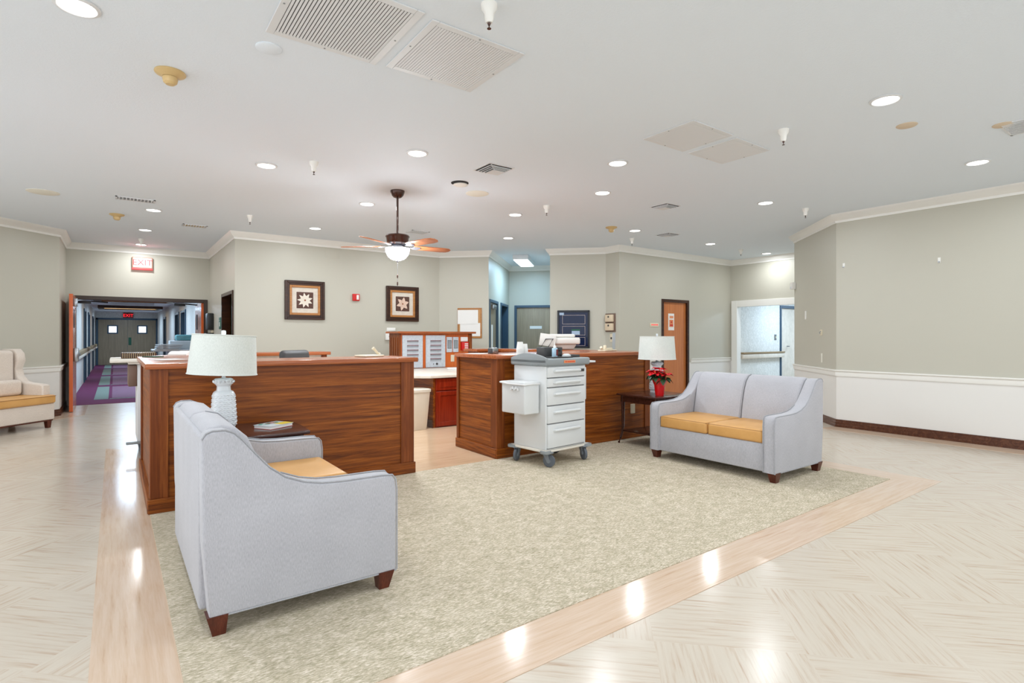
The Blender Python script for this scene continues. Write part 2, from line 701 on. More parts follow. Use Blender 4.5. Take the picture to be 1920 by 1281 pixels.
# border strips in the floor
b = BM()
prism(b, [(-.08, 1.68), (6.0, 1.74), (5.71, 2.04), (.21, 1.96)], 0, .0025)
struct('trim_3', b, 'border_x', smooth=False)
b = BM()
prism(b, [(-.08, 1.68), (.21, 1.96), (.21, 7.6), (-.08, 7.9)], 0, .0022)
prism(b, [(6.0, 1.74), (6.0, 7.6), (5.71, 7.3), (5.71, 2.04)], 0, .0022)
prism(b, [(8.1, -4), (8.43, -4), (8.43, 3.69), (8.1, 3.8)], 0, .0022)
struct('trim_4', b, 'border_y', smooth=False)
b = BM()
prism(b, [(-.73, 11.66), (-.73, 13.12), (-.4, 13.12), (-.4, 11.5)], 0, .0022)
prism(b, [(-4.2, 8.19), (-.73, 11.66), (-.4, 11.5), (-3.9, 8.0)], 0, .0024)
struct('trim_5', b, 'border_y', smooth=False)
tag(obj('carpet', prism(BM(), [(.21, 1.96), (5.71, 2.04), (5.71, 4.8), (.21, 4.8)], 0, .006), 'carpet', smooth=False),
    'flecked beige-green carpet laid flush between the two sofas and the nurse station', 'carpet')
b = BM(); prism(b, [(.25, 4.8), (5.7, 4.8), (5.7, 6.5), (4.9, 7.4), (4.9, 8.9), (2.3, 8.9), (1.0, 7.3), (.25, 6.5)], 0, .003)
struct('floor_station', b, 'station_vinyl', smooth=False)


# ---------------------------------------------------------------- doors and openings
def casing(name, fr, s0, s1, h, w, mat, proud=.02, depth=T, parent=None, struct_=True):
    b = BM()
    y0, y1 = -proud, depth + .01
    box(b, s0 - w * .4, s0 + w * .6, y0, y1, 0, h + w * .4, .004, 1)
    box(b, s1 - w * .6, s1 + w * .4, y0, y1, 0, h + w * .4, .004, 1)
    box(b, s0 + w * .6, s1 - w * .6, y0, y1, h - w * .6, h + w * .4, .004, 1)
    bmesh.ops.transform(b, matrix=fr, verts=b.verts)
    o = obj(name, b, mat, parent)
    if struct_ and not parent:
        o['kind'] = 'structure'
    return o


def blk(fr, name, mat, x0, x1, y0, y1, z0, z1, bev=.004, parent=None, label=None):
    return obj(name, box(BM(), x0, x1, y0, y1, z0, z1, bev, 1, mat4=fr), mat, parent, label=label)


# corridor double door (opposite swing)
FC = frame(W[2], W[3])
casing('trim_6', FC, .09, 2.29, 2.04, .07, 'dark_trim')


def leaf(name, hinge, ang, width, h, mats, lab):
    """leaf local: x from hinge 0..width, y thickness 0..045"""
    d = bpy.data.objects.new(name, None)
    COL.objects.link(d)
    d.location = hinge
    d.rotation_euler = (0, 0, ang)
    d['kind'] = 'structure'
    return d


d1 = leaf('door_1', (-.6, 13.1, 0), -PI / 2, 1.05, 2.02, None, None)
b = box(BM(), 0, 1.06, -.025, .025, .01, 2.03, .003, 1)
obj('door_panel', b, 'leaf_pink', d1)
obj('edge_band', box(BM(), 1.06, 1.066, -.026, .026, .01, 2.03), 'leaf_orange', d1)
obj('vision_pane', box(BM(), .62, .82, .025, .03, 1.45, 1.78, .003, 1), 'dark_interior', d1)
b = BM(); tube(b, [(.9, .06, 1.02), (.9, .06, 1.9)], .009)
box(b, .85, .95, .025, .085, 1.82, 1.96, .01)
box(b, .84, .98, .025, .1, .86, 1.1, .02)
box(b, .15, .9, .03, .09, .94, 1.0, .01)
obj('exit_device', b, 'steel', d1)
d2 = leaf('door_2', (1.5, 13.16, 0), PI / 2, 1.05, 2.02, None, None)
obj('door_panel', box(BM(), 0, 1.06, -.025, .025, .01, 2.02, .003, 1), 'leaf_pink', d2)
obj('edge_band', box(BM(), -.006, 0, -.026, .026, .01, 2.02), 'leaf_orange', d2)
obj('vision_pane', box(BM(), .62, .82, .025, .03, 1.45, 1.78, .003, 1), 'dark_interior', d2)
b = BM(); box(b, .2, .9, .03, .09, .94, 1.0, .01); obj('exit_device', b, 'steel', d2)
for nm, x0, x1, y in (('door_closer', -.56, -.1, 13.3), ('door_closer', 1.0, 1.42, 13.3)):
    b = BM(); box(b, x0, x0 + .2, y - .02, y + .04, 1.93, 1.98, .005)
    tube(b, [(x0 + .2, y, 1.975), (x1, y, 1.96)], .012)
    obj(nm, b, 'black_plastic')['kind'] = 'structure'

# exit sign above
t = thing('exit_sign', 'lit white and pink exit sign on the wall above the open corridor doors', 'sign', (.45, 13.12, 2.735))
obj('sign_housing', box(BM(), -.17, .17, -.06, 0, -.09, .125, .006), 'exit_frame', t)
obj('sign_underglow', box(BM(), -.17, .17, -.06, 0, -.12, -.09, .004), 'exit_pink', t)
obj('sign_face', box(BM(), -.15, .15, -.064, -.06, -.075, .11), 'exit_face', t)
b = text_bm('EXIT', .16, .001)
obj('lettering', b, 'exit_pink', t, (0, -.066, .015), (PI / 2, 0, 0), smooth=False)

# corridor 1
CX0, CX1, CY1 = -.70, 1.66, 31.0
b = BM()
wall = [(13.24, 19.6), (20.7, 22.6), (23.7, 27), (28.1, CY1)]
for y0, y1 in wall:
    box(b, CX0 - .1, CX0, y0, y1, 0, 2.42)
for y0, y1 in [(19.6, 20.7), (22.6, 23.7), (27, 28.1)]:
    box(b, CX0 - .1, CX0, y0, y1, 2.05, 2.42)
struct('wall_corridor_left', b, 'wallpaper', smooth=False)
b = BM()
for y0, y1 in [(13.24, 18.2), (19.4, 20.2), (21.4, 25.6), (26.7, CY1)]:
    box(b, CX1, CX1 + .1, y0, y1, 0, 2.42)
for y0, y1 in [(18.2, 19.4), (20.2, 21.4), (25.6, 26.7)]:
    box(b, CX1, CX1 + .1, y0, y1, 2.02, 2.42)
struct('wall_corridor_right', b, 'wallpaper', smooth=False)
b = BM()
box(b, CX0 - .1, CX1 + .1, CY1, CY1 + .1, 0, 2.42)
struct('wall_corridor_far', b, 'wallpaper', smooth=False)
b = BM()
for y0, y1 in [(19.6, 20.7), (22.6, 23.7), (27, 28.1)]:
    box(b, CX0 - .1, CX0 + .03, y0 - .05, y0 + .04, 0, 2.08)
    box(b, CX0 - .1, CX0 + .03, y1 - .04, y1 + .05, 0, 2.08)
    box(b, CX0 - .1, CX0 + .03, y0, y1, 2.03, 2.09)
for y0, y1 in [(18.2, 19.4), (20.2, 21.4), (25.6, 26.7)]:
    box(b, CX1 - .03, CX1 + .1, y0 - .05, y0 + .04, 0, 2.08)
    box(b, CX1 - .03, CX1 + .1, y1 - .04, y1 + .05, 0, 2.08)
    box(b, CX1 - .03, CX1 + .1, y0, y1, 2.0, 2.06)
struct('trim_7', b, 'blue_trim', smooth=False)
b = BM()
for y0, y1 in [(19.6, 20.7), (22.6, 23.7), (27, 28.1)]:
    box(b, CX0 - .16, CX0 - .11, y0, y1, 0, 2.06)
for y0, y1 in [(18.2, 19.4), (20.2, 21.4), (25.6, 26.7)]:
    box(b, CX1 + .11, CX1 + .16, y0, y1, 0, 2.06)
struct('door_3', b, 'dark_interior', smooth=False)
d = bpy.data.objects.new('door_4', None); COL.objects.link(d); d['kind'] = 'structure'; d.location = (.5, CY1, 0)
for sx, s in ((-1, 0), (1, 1)):
    x0, x1 = (-1.09, -.004) if sx < 0 else (.004, 1.09)
    p = obj('door_leaf', box(BM(), x0, x1, -.05, 0, .01, 2.06, .003, 1), 'corridor_door_wood', d)
    cx = -.56 if sx < 0 else .56
    obj('vision_frame', box(BM(), cx - .2, cx + .2, -.06, -.05, 1.42, 1.82), 'blue_trim', p)
    obj('vision_pane', box(BM(), cx - .14, cx + .14, -.065, -.06, 1.48, 1.76), 'window_bright', p)
obj('kick_plate', box(BM(), .03, .14, -.06, -.05, .9, 1.25), 'green_sign', d)
b = BM(); box(b, -1.17, -1.09, -.07, 0, 0, 2.13); box(b, 1.09, 1.16, -.07, 0, 0, 2.13); box(b, -1.17, 1.16, -.07, 0, 2.06, 2.14)
obj('door_frame', b, 'blue_trim', d)
t = thing('exit_sign', 'small red exit sign above the far doors at the end of the corridor', 'sign', (.52, CY1, 2.26))
obj('sign_housing', box(BM(), -.19, .19, -.06, 0, -.12, .13), 'led_red', t)
obj('lettering', text_bm('EXIT', .19, .002), 'exit_red', t, (0, -.066, 0), (PI / 2, 0, 0), smooth=False)
for side, x, s in (('left', CX0, 1),):
    t = thing('handrail', 'brown and cream handrail along the left wall of the corridor', 'handrail', (x, 13.5, 0))
    b = BM(); b2 = BM()
    for y0, y1 in [(0, 6.05), (7.25, 9.05), (10.3, 13.4), (14.7, 17.3)]:
        box(b, .0, .09, y0, y1, .86, .97, .02)
        box(b2, .0, .1, y0, y1, .80, .86, .01)
    obj('rail_cap', b, 'rail_brown', t); obj('rail_bumper', b2, 'laminate', t)

b = BM(); box(b, CX0, CX1, 13.2, CY1, 0, .006)
c = tag(obj('corridor_carpet', b, 'purple_carpet', smooth=False), 'purple corridor carpet with teal bordered panels beyond the double doors', 'carpet')
b = BM(); b2 = BM()
for y0, y1 in [(14.1, 17.6), (18.2, 22.2), (22.9, 27.0), (27.6, 30.8)]:
    box(b, CX0 + .36, CX0 + .60, y0, y1, .006, .009); box(b, CX1 - .62, CX1 - .33, y0, y1, .006, .009)
    box(b, CX0 + .62, CX1 - .62, y0, y0 + .1, .006, .009)
    box(b2, CX0 + .66, CX1 - .66, y0 + .16, y1 - .05, .006, .0085)
obj('teal_band', b, 'teal_carpet', c, smooth=False)
obj('woven_panel', b2, 'purple_weave', c, smooth=False)
# corridor ceiling fixtures
for y, lab in ((19.4, 'nearer'), (25.2, 'farther')):
    t = thing('ceiling_light_box', 'wood-framed ceiling light box in the corridor, the %s of the two' % lab, 'ceiling light', (.5, y, 2.42), 0, None)
    b = BM()
    for q in ((-.98, -.8, -.75, .75), (.8, .98, -.75, .75), (-.8, .8, -.75, -.62), (-.8, .8, .62, .75)):
        box(b, q[0], q[1], q[2], q[3], -.1, 0)
    obj('wood_frame', b, 'frame_wood', t)
    obj('diffuser', box(BM(), -.8, .8, -.62, .62, -.06, -.03), 'warm_diffuser', t)
t = thing('strip_light', 'slim white fluorescent strip between the two corridor light boxes', 'ceiling light', (.5, 22.3, 2.42))
obj('strip_housing', box(BM(), -.6, .6, -.1, .1, -.06, 0, .01), 'vent_white', t)
obj('tube_cover', box(BM(), -.58, .58, -.08, .08, -.09, -.06, .01), 'vent_white', t)

# corridor table with machines
t = thing('utility_counter', 'pale work counter standing along the right side of the corridor', 'counter', (1.2, 15.0, 0))
obj('counter_top', box(BM(), -.5, .43, -.4, .6, .96, 1.0, .006), 'grey_machine', t)
obj('counter_body', box(BM(), -.2, .4, -.35, .55, .01, .96, .006), 'panel_metal', t)
t = thing('office_printer', 'teal and grey desktop printer on the corridor counter', 'printer', (1.3, 15.3, 1.0))
obj('printer_body', box(BM(), -.25, .3, -.2, .25, 0, .2, .02), 'grey_machine', t)
obj('printer_lid', box(BM(), -.12, .22, -.15, .25, .2, .34, .04), 'teal_machine', t)
for j in range(3):
    tag(obj('letter_tray', box(BM(), -.24, .24, -.16, .16, 0, .03, .006), 'grey_machine', None, (.98 + .02 * j, 14.8, 1.0 + .045 * j), (0, 0, .1 * j)),
        ['grey letter tray on the corridor counter, bottom of the stack', 'grey letter tray in the middle of the corridor stack', 'grey letter tray topmost on the corridor counter'][j], 'tray')

# dark doorway on the corridor_return wall
FR = frame(W[3], W[4])
casing('trim_8', FR, 1.68, 2.82, 2.06, .06, 'frame_wood')
b = BM(); box(b, 1.6, 2.84, .8, .85, 0, 2.1, mat4=FR); box(b, 1.6, 1.68, .12, .85, 0, 2.1, mat4=FR); box(b, 2.825, 2.845, .12, .85, 0, 2.1, mat4=FR)
box(b, 1.6, 2.84, .12, .85, 2.08, 2.12, mat4=FR)
struct('door_5', b, 'green_interior', smooth=False)
t = thing('wall_dispenser', 'black wall dispenser beside the narrow green doorway', 'dispenser', FR @ Vector((.45, 0, 1.35)), FR.to_euler()[2])
obj('dispenser_body', box(BM(), -.14, .14, -.12, 0, .08, .42, .02), 'black_plastic', t)
obj('drip_tray', box(BM(), -.13, .13, -.14, 0, -.02, .02, .008), 'black_plastic', t)
obj('spout_panel', box(BM(), -.1, .1, -.05, 0, .02, .08, .008), 'ivory_plastic', t)
t = thing('room_sign', 'small dark green sign beside the narrow green doorway', 'sign', FR @ Vector((1.43, 0, 1.55)), FR.to_euler()[2])
obj('sign_plate', box(BM(), -.12, .12, -.012, 0, -.11, .11, .01), 'green_sign', t)
b = BM(); box(b, -.03, .03, -.016, -.012, -.06, .02); lathe(b, [(0, -.004), (.03, -.004), (.03, 0)], (0, -.013, .05), mat4=None)
obj('pictogram', b, 'paper', t)

# blue hall doors
FH = frame(W[6], W[7])
casing('trim_9', FH, .08, .98, 2.05, .06, 'blue_trim'); casing('trim_10', FH, 1.36, 2.3, 2.05, .06, 'blue_trim')
d = bpy.data.objects.new('door_6', None); COL.objects.link(d); d['kind'] = 'structure'
obj('door_panel', box(BM(), .1, .94, .03, .075, .01, 2.02, .003, 1, mat4=FH), 'corridor_door_wood', d)
obj('door_sign', box(BM(), .42, .56, .024, .03, 1.05, 1.55, mat4=FH), 'paper', d)
obj('door_closer', box(BM(), .4, .75, -.03, .03, 1.88, 1.98, .01, mat4=FH), 'steel', d)
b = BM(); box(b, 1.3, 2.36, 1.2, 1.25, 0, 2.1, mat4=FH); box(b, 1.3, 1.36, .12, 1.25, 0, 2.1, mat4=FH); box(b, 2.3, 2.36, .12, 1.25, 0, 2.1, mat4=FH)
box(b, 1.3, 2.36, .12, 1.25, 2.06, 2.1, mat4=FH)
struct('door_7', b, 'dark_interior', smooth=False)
FE = frame(W[7], W[8])
casing('trim_11', FE, .16, 1.2, 2.05, .06, 'blue_trim')
d = bpy.data.objects.new('door_8', None); COL.objects.link(d); d['kind'] = 'structure'
obj('door_panel', box(BM(), .18, 1.18, .03, .075, .01, 2.02, .003, 1, mat4=FE), 'corridor_door_wood', d)
obj('door_sign', box(BM(), .52, .82, .024, .03, 1.49, 1.56, mat4=FE), 'paper', d)
t = thing('fluorescent_fixture', 'boxy white fluorescent ceiling light glowing in the blue-lit hall', 'ceiling light', (7.45, 9.85, 3.05), -PI / 4)
obj('fixture_housing', box(BM(), -.17, .17, -.58, .58, -.1, 0, .01), 'vent_white', t)
obj('diffuser', box(BM(), -.15, .15, -.56, .56, -.115, -.1, .005), 'diffuser_face', t)

# brown door, right
FD = frame(W[11], W[12])
casing('trim_12', FD, 1.27, 2.12, 2.05, .06, 'frame_wood')
d = bpy.data.objects.new('door_9', None); COL.objects.link(d); d['kind'] = 'structure'
obj('door_panel', box(BM(), 1.29, 2.1, .03, .075, .01, 2.02, .003, 1, mat4=FD), 'door_wood', d)
obj('posted_paper', box(BM(), 1.5, 1.69, .026, .03, 1.43, 1.78, mat4=FD), 'paper', d)
p = obj('warning_sticker', box(BM(), 1.53, 1.66, .023, .026, 1.5, 1.65, mat4=FD), 'paper_orange', d)
b = BM(); lathe(b, [(0, 0), (.02, 0), (.02, .003), (0, .003)], n=12, mat4=FD @ Matrix.Translation((1.595, .022, 1.6)) @ Matrix.Rotation(PI / 2, 4, 'X'))
box(b, 1.55, 1.64, .02, .023, 1.52, 1.55, mat4=FD)
obj('sticker_mark', b, 'red_plastic', d)
obj('upper_note', box(BM(), 1.54, 1.66, .022, .026, 1.68, 1.73, mat4=FD), 'paper_orange', d)
obj('door_lever', tube(BM(), [(1.36, .02, 1.0), (1.36, -.03, 1.0), (1.46, -.035, 1.0)], .01, mat4=FD), 'steel', d)
t = thing('door_sign', 'small cream sign with red lettering left of the brown door', 'sign', FD @ Vector((1.02, 0, 1.535)), 0)
obj('sign_plate', box(BM(), -.13, .13, -.012, 0, -.04, .04, .004), 'ivory_plastic', t)
b = BM()
for k_ in range(5):
    box(b, -.1 + k_ * .042, -.1 + k_ * .042 + .03, -.014, -.012, -.012, .014)
obj('sign_letters', b, 'exit_pink', t)

# side opening on the right with wallpapered corridor
FO = frame(W[12], W[13])
casing('trim_13', FO, .1, 2.3, 2.06, .14, 'white_trim', .03)
b = BM(); box(b, 11.7, 13.54, 7.25, 7.35, 0, 2.42); box(b, 14.6, 18, 7.25, 7.35, 0, 2.42); box(b, 13.54, 14.6, 7.25, 7.35, 2.05, 2.42)
struct('wall_side_corridor', b, 'wallpaper', smooth=False)
b = BM(); box(b, 11.6, 18, 4.2, 4.3, 0, 2.42)
struct('wall_side_corridor_near', b, 'wallpaper', smooth=False)
b = BM(); box(b, 18, 18.1, 4.2, 7.4, 0, 2.42)
struct('wall_side_corridor_end', b, 'wallpaper', smooth=False)
FS = frame((11.7, 7.25), (18, 7.25))
d = bpy.data.objects.new('door_10', None); COL.objects.link(d); d['kind'] = 'structure'
obj('door_panel', box(BM(), 1.86, 2.88, .03, .075, .01, 2.03, .003, 1, mat4=FS), 'laminate', d)
casing('door_frame', FS, 1.84, 2.9, 2.05, .07, 'blue_trim', .02, .1, d)
obj('door_lever', tube(BM(), [(2.2, .02, 1.05), (2.2, -.04, 1.05), (2.1, -.045, 1.05)], .012, mat4=FS), 'steel', d)
t = thing('handrail', 'cream bumper handrail on the wallpapered wall of the side corridor', 'handrail', (11.75, 7.25, 0))
obj('rail_cap', box(BM(), 0, 1.85, -.1, 0, .89, .93, .01), 'rail_brown', t)
obj('rail_bumper', box(BM(), 0, 1.84, -.09, 0, .78, .89, .02), 'laminate', t)
t = thing('switch_plate', 'grey switch plate on the wallpaper left of the blue-framed door', 'switch', (13.3, 7.25, 1.28))
obj('plate', box(BM(), -.05, .05, -.01, 0, -.07, .07, .004), 'steel', t)
obj('toggle', box(BM(), -.01, .01, -.025, -.01, -.02, .02), 'ivory_plastic', t)

# ---------------------------------------------------------------- nurse station
def panel_face(bm_p, bm_f, fr, L, h, post_l, post_r, mi=0):
    """framed desk face: recessed field, corner posts, plinth"""
    box(bm_p, 0, L, .012, .05, .0, h, mat4=fr)                     # field
    if post_l: box(bm_f, 0, post_l, -.004, .05, .10, h, .002, 1, mat4=fr)
    if post_r: box(bm_f, L - post_r, L, -.004, .05, .10, h, .002, 1, mat4=fr)


def face_frame(p, q):
    return frame(p, q)


def run_desk(t, segs, h=1.06):
    """segs: (p, q, wood field, post_l, post_r) seen left to right from outside"""
    for p, q, mat, a, c in segs:
        F = frame(p, q); L = math.dist(p, q)
        side = abs(p[0] - q[0]) < 1e-6      # side runs stand a hair proud and stop short of the front run
        e = -.002 if side else 0
        k0 = .003 if side else 0
        obj('field_panel', box(BM(), .016, L - .016, .014, .045, .09, h, mat4=F), mat, t, smooth=False)
        if a: obj('post', box(BM(), k0, a, e, .05, .11, h, .002, 1, mat4=F), 'desk_wood_z', t, smooth=False)
        if c: obj('post', box(BM(), L - c, L - k0, e, .05, .11, h, .002, 1, mat4=F), 'desk_wood_z', t, smooth=False)
        g = -.016 if side else .012
        obj('plinth', box(BM(), -g if not side else .002, L + g if not side else L - .002, -.014 + e, .05, .006, .108 if side else .11, .003, 1, mat4=F), mat, t, smooth=False)


t = thing('reception_desk', 'long brown wood-panelled station desk behind the left sofa, wrapping back at its left end', 'desk', (0, 0, 0))
A, B_ = (.21, 4.79), (2.31, 4.79)
run_desk(t, [((.21, 6.5), A, 'desk_wood_y', .1, .11), (A, B_, 'desk_wood_x', .115, .13), (B_, (2.31, 5.35), 'desk_wood_y', .05, .05)])
b = BM()
prism(b, [(.18, 4.76), (2.34, 4.76), (2.34, 5.38), (.62, 5.38)], 1.06, 1.1, bev=.004)
obj('desk_top', b, 'top_wood_x', t)
obj('desk_top_return', prism(BM(), [(.18, 4.76), (.62, 5.38), (.62, 6.42), (.18, 6.6)], 1.06, 1.1, bev=.004), 'top_wood_y', t)
b = BM(); box(b, .66, 2.26, 5.31, 5.35, .006, 1.06); box(b, .58, .62, 5.38, 6.4, .006, 1.06); box(b, .66, 2.2, 5.35, 5.9, .72, .75)
obj('inner_panel', b, 'laminate', t, smooth=False)

t = thing('rear_partition', 'low wood-topped partition at the back left of the station behind the long desk', 'partition', (0, 0, 0))
b = BM(); prism(b, [(.2, 6.62), (.6, 6.45), (1.12, 7.27), (2.31, 7.27), (2.31, 7.68), (.92, 7.68)], 1.06, 1.1, bev=.004)
obj('partition_top', b, 'top_wood_x', t)
b = BM(); box(b, 1.15, 2.2, 7.32, 7.36, .006, 1.06); prism(b, [(.5, 6.6), (.56, 6.56), (1.15, 7.32), (1.15, 7.38)], .006, 1.06)
obj('inner_panel', b, 'laminate', t, smooth=False)
b = BM(); prism(b, [(.24, 6.66), (.28, 6.62), (.95, 7.6), (2.26, 7.6), (2.26, 7.64), (.93, 7.64)], .006, 1.06)
obj('outer_panel', b, 'desk_wood_x', t, smooth=False)
obj('end_post', box(BM(), 2.2, 2.27, 7.3, 7.66, .006, 1.06, .003, 1), 'desk_wood_z', t)

t = thing('station_desk', 'brown wood-panelled station desk behind the medicine cart and right side table', 'desk', (0, 0, 0))
C_, Cb, E_ = (3.28, 4.81), (3.28, 5.66), (5.72, 4.81)
run_desk(t, [(Cb, C_, 'desk_wood_y', .05, .12), (C_, E_, 'desk_wood_x', .1, .1), (E_, (5.72, 6.4), 'desk_wood_y', .1, .1)])
obj('desk_top', prism(BM(), [(3.25, 4.78), (5.75, 4.78), (5.75, 5.66), (3.25, 5.66)], 1.06, 1.1, bev=.004), 'top_wood_x', t)
b = BM(); box(b, 3.34, 5.68, 5.6, 5.64, .006, 1.06); obj('inner_panel', b, 'desk_wood_x', t, smooth=False)
obj('desk_top_return', prism(BM(), [(5.3, 5.66), (5.75, 5.66), (5.75, 6.52), (5.3, 6.4)], 1.06, 1.1, bev=.004), 'top_wood_y', t)
p = obj('wall_outlet', box(BM(), 5.35, 5.42, 4.80, 4.824, .315, .435, .004, 1), 'ivory_plastic', t, label='ivory outlet plate')
t = thing('rear_partition', 'low wood-topped partition at the back right of the station behind the printer', 'partition', (0, 0, 0))
obj('partition_top', prism(BM(), [(4.6, 7.3), (5.05, 7.3), (5.3, 6.42), (5.75, 6.54), (5.75, 6.75), (5.2, 7.72), (4.6, 7.72)], 1.06, 1.1, bev=.004), 'top_wood_x', t)
obj('outer_panel', prism(BM(), [(4.66, 7.36), (5.02, 7.36), (5.34, 6.5), (5.7, 6.6), (5.7, 6.72), (5.18, 7.66), (4.66, 7.66)], .006, 1.06), 'desk_wood_z', t, smooth=False)

# work counter with cherry unit
t = thing('work_counter', 'pale laminate work counter in the station in front of the call panels', 'counter', (0, 0, 0))
obj('counter_top', prism(BM(), [(3.6, 6.92), (4.5, 6.92), (4.5, 7.8), (5.3, 7.85), (5.3, 8.56), (3.75, 8.56), (3.1, 7.9), (3.25, 7.25)], .71, .75, bev=.004), 'laminate', t)
b = BM(); box(b, 3.66, 3.69, 6.97, 7.62, .003, .71); box(b, 3.8, 3.84, 7.62, 8.5, .003, .71)
obj('side_panel', b, 'desk_wood_y', t, smooth=False)
obj('plinth', box(BM(), 3.645, 3.66, 6.965, 7.62, .003, .11), 'base_wood', t)
t = thing('base_cabinet', 'red cherry base cabinet under the work counter, seen through the desk gap', 'cabinet', (3.69, 6.95, 0))
obj('cabinet_body', box(BM(), 0, .8, .02, .6, .003, .71), 'cherry_wood', t, smooth=False)
for j, x0 in enumerate((.012, .41)):
    p = obj('drawer', box(BM(), x0, x0 + .38, 0, .02, .53, .695, .004, 1), 'cherry_wood', t)
    obj('drawer_inset', box(BM(), x0 + .05, x0 + .33, -.006, 0, .575, .65, .003, 1), 'cherry_wood', p)
    p = obj('door', box(BM(), x0, x0 + .38, 0, .02, .02, .515, .004, 1), 'cherry_wood', t)
    b = BM()
    box(b, x0 + .002, x0 + .06, -.008, 0, .022, .513, .002, 1); box(b, x0 + .32, x0 + .378, -.008, 0, .022, .513, .002, 1)
    box(b, x0 + .06, x0 + .32, -.008, 0, .455, .513, .002, 1); box(b, x0 + .06, x0 + .32, -.008, 0, .022, .08, .002, 1)
    obj('door_rail', b, 'cherry_wood', p)
t = thing('waste_bin', 'cream tapered wastebasket beside the cherry cabinet', 'bin', (3.42, 7.05, .003))
obj('bin_body', lathe(BM(), [(.0, 0), (.13, 0), (.135, .01), (.175, .53), (.172, .53), (.13, .02), (0, .02)], n=32, sq=5), 'bin_plastic', t)
obj('bin_rim', lathe(BM(), [(.172, .525), (.184, .525), (.186, .56), (.172, .565)], n=32, sq=5), 'bin_plastic', t)

# call panel cabinet
t = thing('call_panel_cabinet', 'wood-cased cabinet holding two white call panels at the back of the station', 'cabinet', (3.87, 8.58, .75))
Wd, Hc = 1.43, .6
b = BM(); box(b, 0, .03, 0, .42, 0, Hc, .003, 1); box(b, Wd - .06, Wd, 0, .42, 0, Hc, .003, 1); box(b, .03, Wd - .06, .38, .42, 0, Hc)
for q in (.09, .18, .27, .36):
    box(b, -.008, 0, q - .03, q + .03, .0, Hc - .07)
obj('cabinet_case', b, 'desk_wood_z', t)
obj('cabinet_top', box(BM(), -.05, Wd + .05, -.06, .46, Hc, Hc + .035, .004, 1), 'top_wood_x', t)
b = BM()
box(b, .03, Wd - .06, .03, .06, 0, Hc); obj('face_board', b, 'orange_wood', t)
for j, (x0, x1) in enumerate(((.06, .44), (.50, .88))):
    p = obj('call_panel', box(BM(), x0, x1, .005, .03, .01, Hc - .03, .004, 1), 'panel_metal', t)
    cx = (x0 + x1) / 2
    for r in range(5):
        z = .47 - r * .078
        b = BM()
        for c in range(9):
            box(b, cx - .105 + c * .024, cx - .105 + c * .024 + .016, -.002, .005, z, z + .012)
        obj('indicator_row', b, 'led_red', p)
        b = BM()
        for c in range(9):
            box(b, cx - .105 + c * .024, cx - .105 + c * .024 + .016, -.002, .005, z - .018, z - .009)
            box(b, cx - .102 + c * .024, cx - .102 + c * .024 + .006, 0, .005, z - .04, z - .033)
        obj('label_row', b, 'charcoal', p)
    if j:
        b = BM(); lathe(b, [(0, 0), (.02, 0), (.018, .01), (0, .01)], n=14, mat4=Matrix.Translation((cx + .02, .005, .07)) @ Matrix.Rotation(PI / 2, 4, 'X'))
        obj('key_lock', b, 'charcoal', p); b = BM()
        box(b, cx - .055, cx - .038, -.004, .005, .062, .078, .004)
        obj('key_button', b, 'charcoal', p)
for x0, lit in ((.91, 0), (1.04, 1)):
    p = obj('phone_plate', box(BM(), x0, x0 + .11, .01, .03, .27, .54, .003, 1), 'panel_metal', t)
    obj('plate_window', box(BM(), x0 + .022, x0 + .088, .004, .01, .34, .48, .002, 1), 'cart_gray', p)
    b = BM(); box(b, x0 + .018, x0 + .092, .006, .0095, .336, .484); obj('plate_bezel', b, 'dark_gap', p)
p = obj('pull_station', box(BM(), 1.2, 1.34, -.03, .03, .3, .45, .006), 'red_plastic', t, label='red and clear guarded pull station')
obj('pull_station_label', box(BM(), 1.2, 1.34, 0, .03, .46, .54, .006), 'paper', p)
b = BM()
for r in range(4):
    box(b, 1.255, 1.325, -.034, -.03, .32 + r * .03, .335 + r * .03)
obj('instruction_text', b, 'paper', p)
obj('outlet_plate', box(BM(), 1.0, 1.07, .02, .031, .1, .22, .003, 1), 'ivory_plastic', t)

for q, (x, y, r_, lab) in enumerate(((4.6, 7.9, .3, 'pile of loose white papers on the pale work counter'), )):
    b = BM()
    for j in range(4):
        box(b, -.15, .15, -.11, .11, j * .006, j * .006 + .004, mat4=Matrix.Rotation(.25 * j, 4, 'Z') @ Matrix.Translation((.03 * j, .02 * j, 0)))
    tag(obj('paper_pile', b, 'paper', None, (x, y, .75), (0, 0, r_)), lab, 'paper')
t = thing('wall_phone_jack', 'white double outlet box on the wall left of the call panel cabinet', 'outlet', (4.37, 10.15, 1.33))
obj('outlet_box', box(BM(), -.09, .09, -.05, 0, -.1, .07, .006), 'paper', t)
b = BM(); box(b, -.03, -.01, -.054, -.05, -.04, -.02); box(b, .02, .04, -.054, -.05, .0, .02); obj('sockets', b, 'charcoal', t)
obj('outlet_cover', box(BM(), -.06, .12, -.02, 0, .08, .14, .004), 'white_trim', t)

# ---------------------------------------------------------------- desk clutter
DT = 1.101


def sheet(x, y, w, h, rz, lab, mat='paper', z=DT, th=.0015, name='paper_sheet', cat='paper'):
    return tag(obj(name, box(BM(), -w / 2, w / 2, -h / 2, h / 2, 0, th), mat, None, (x, y, z), (0, 0, rz), smooth=False), lab, cat)


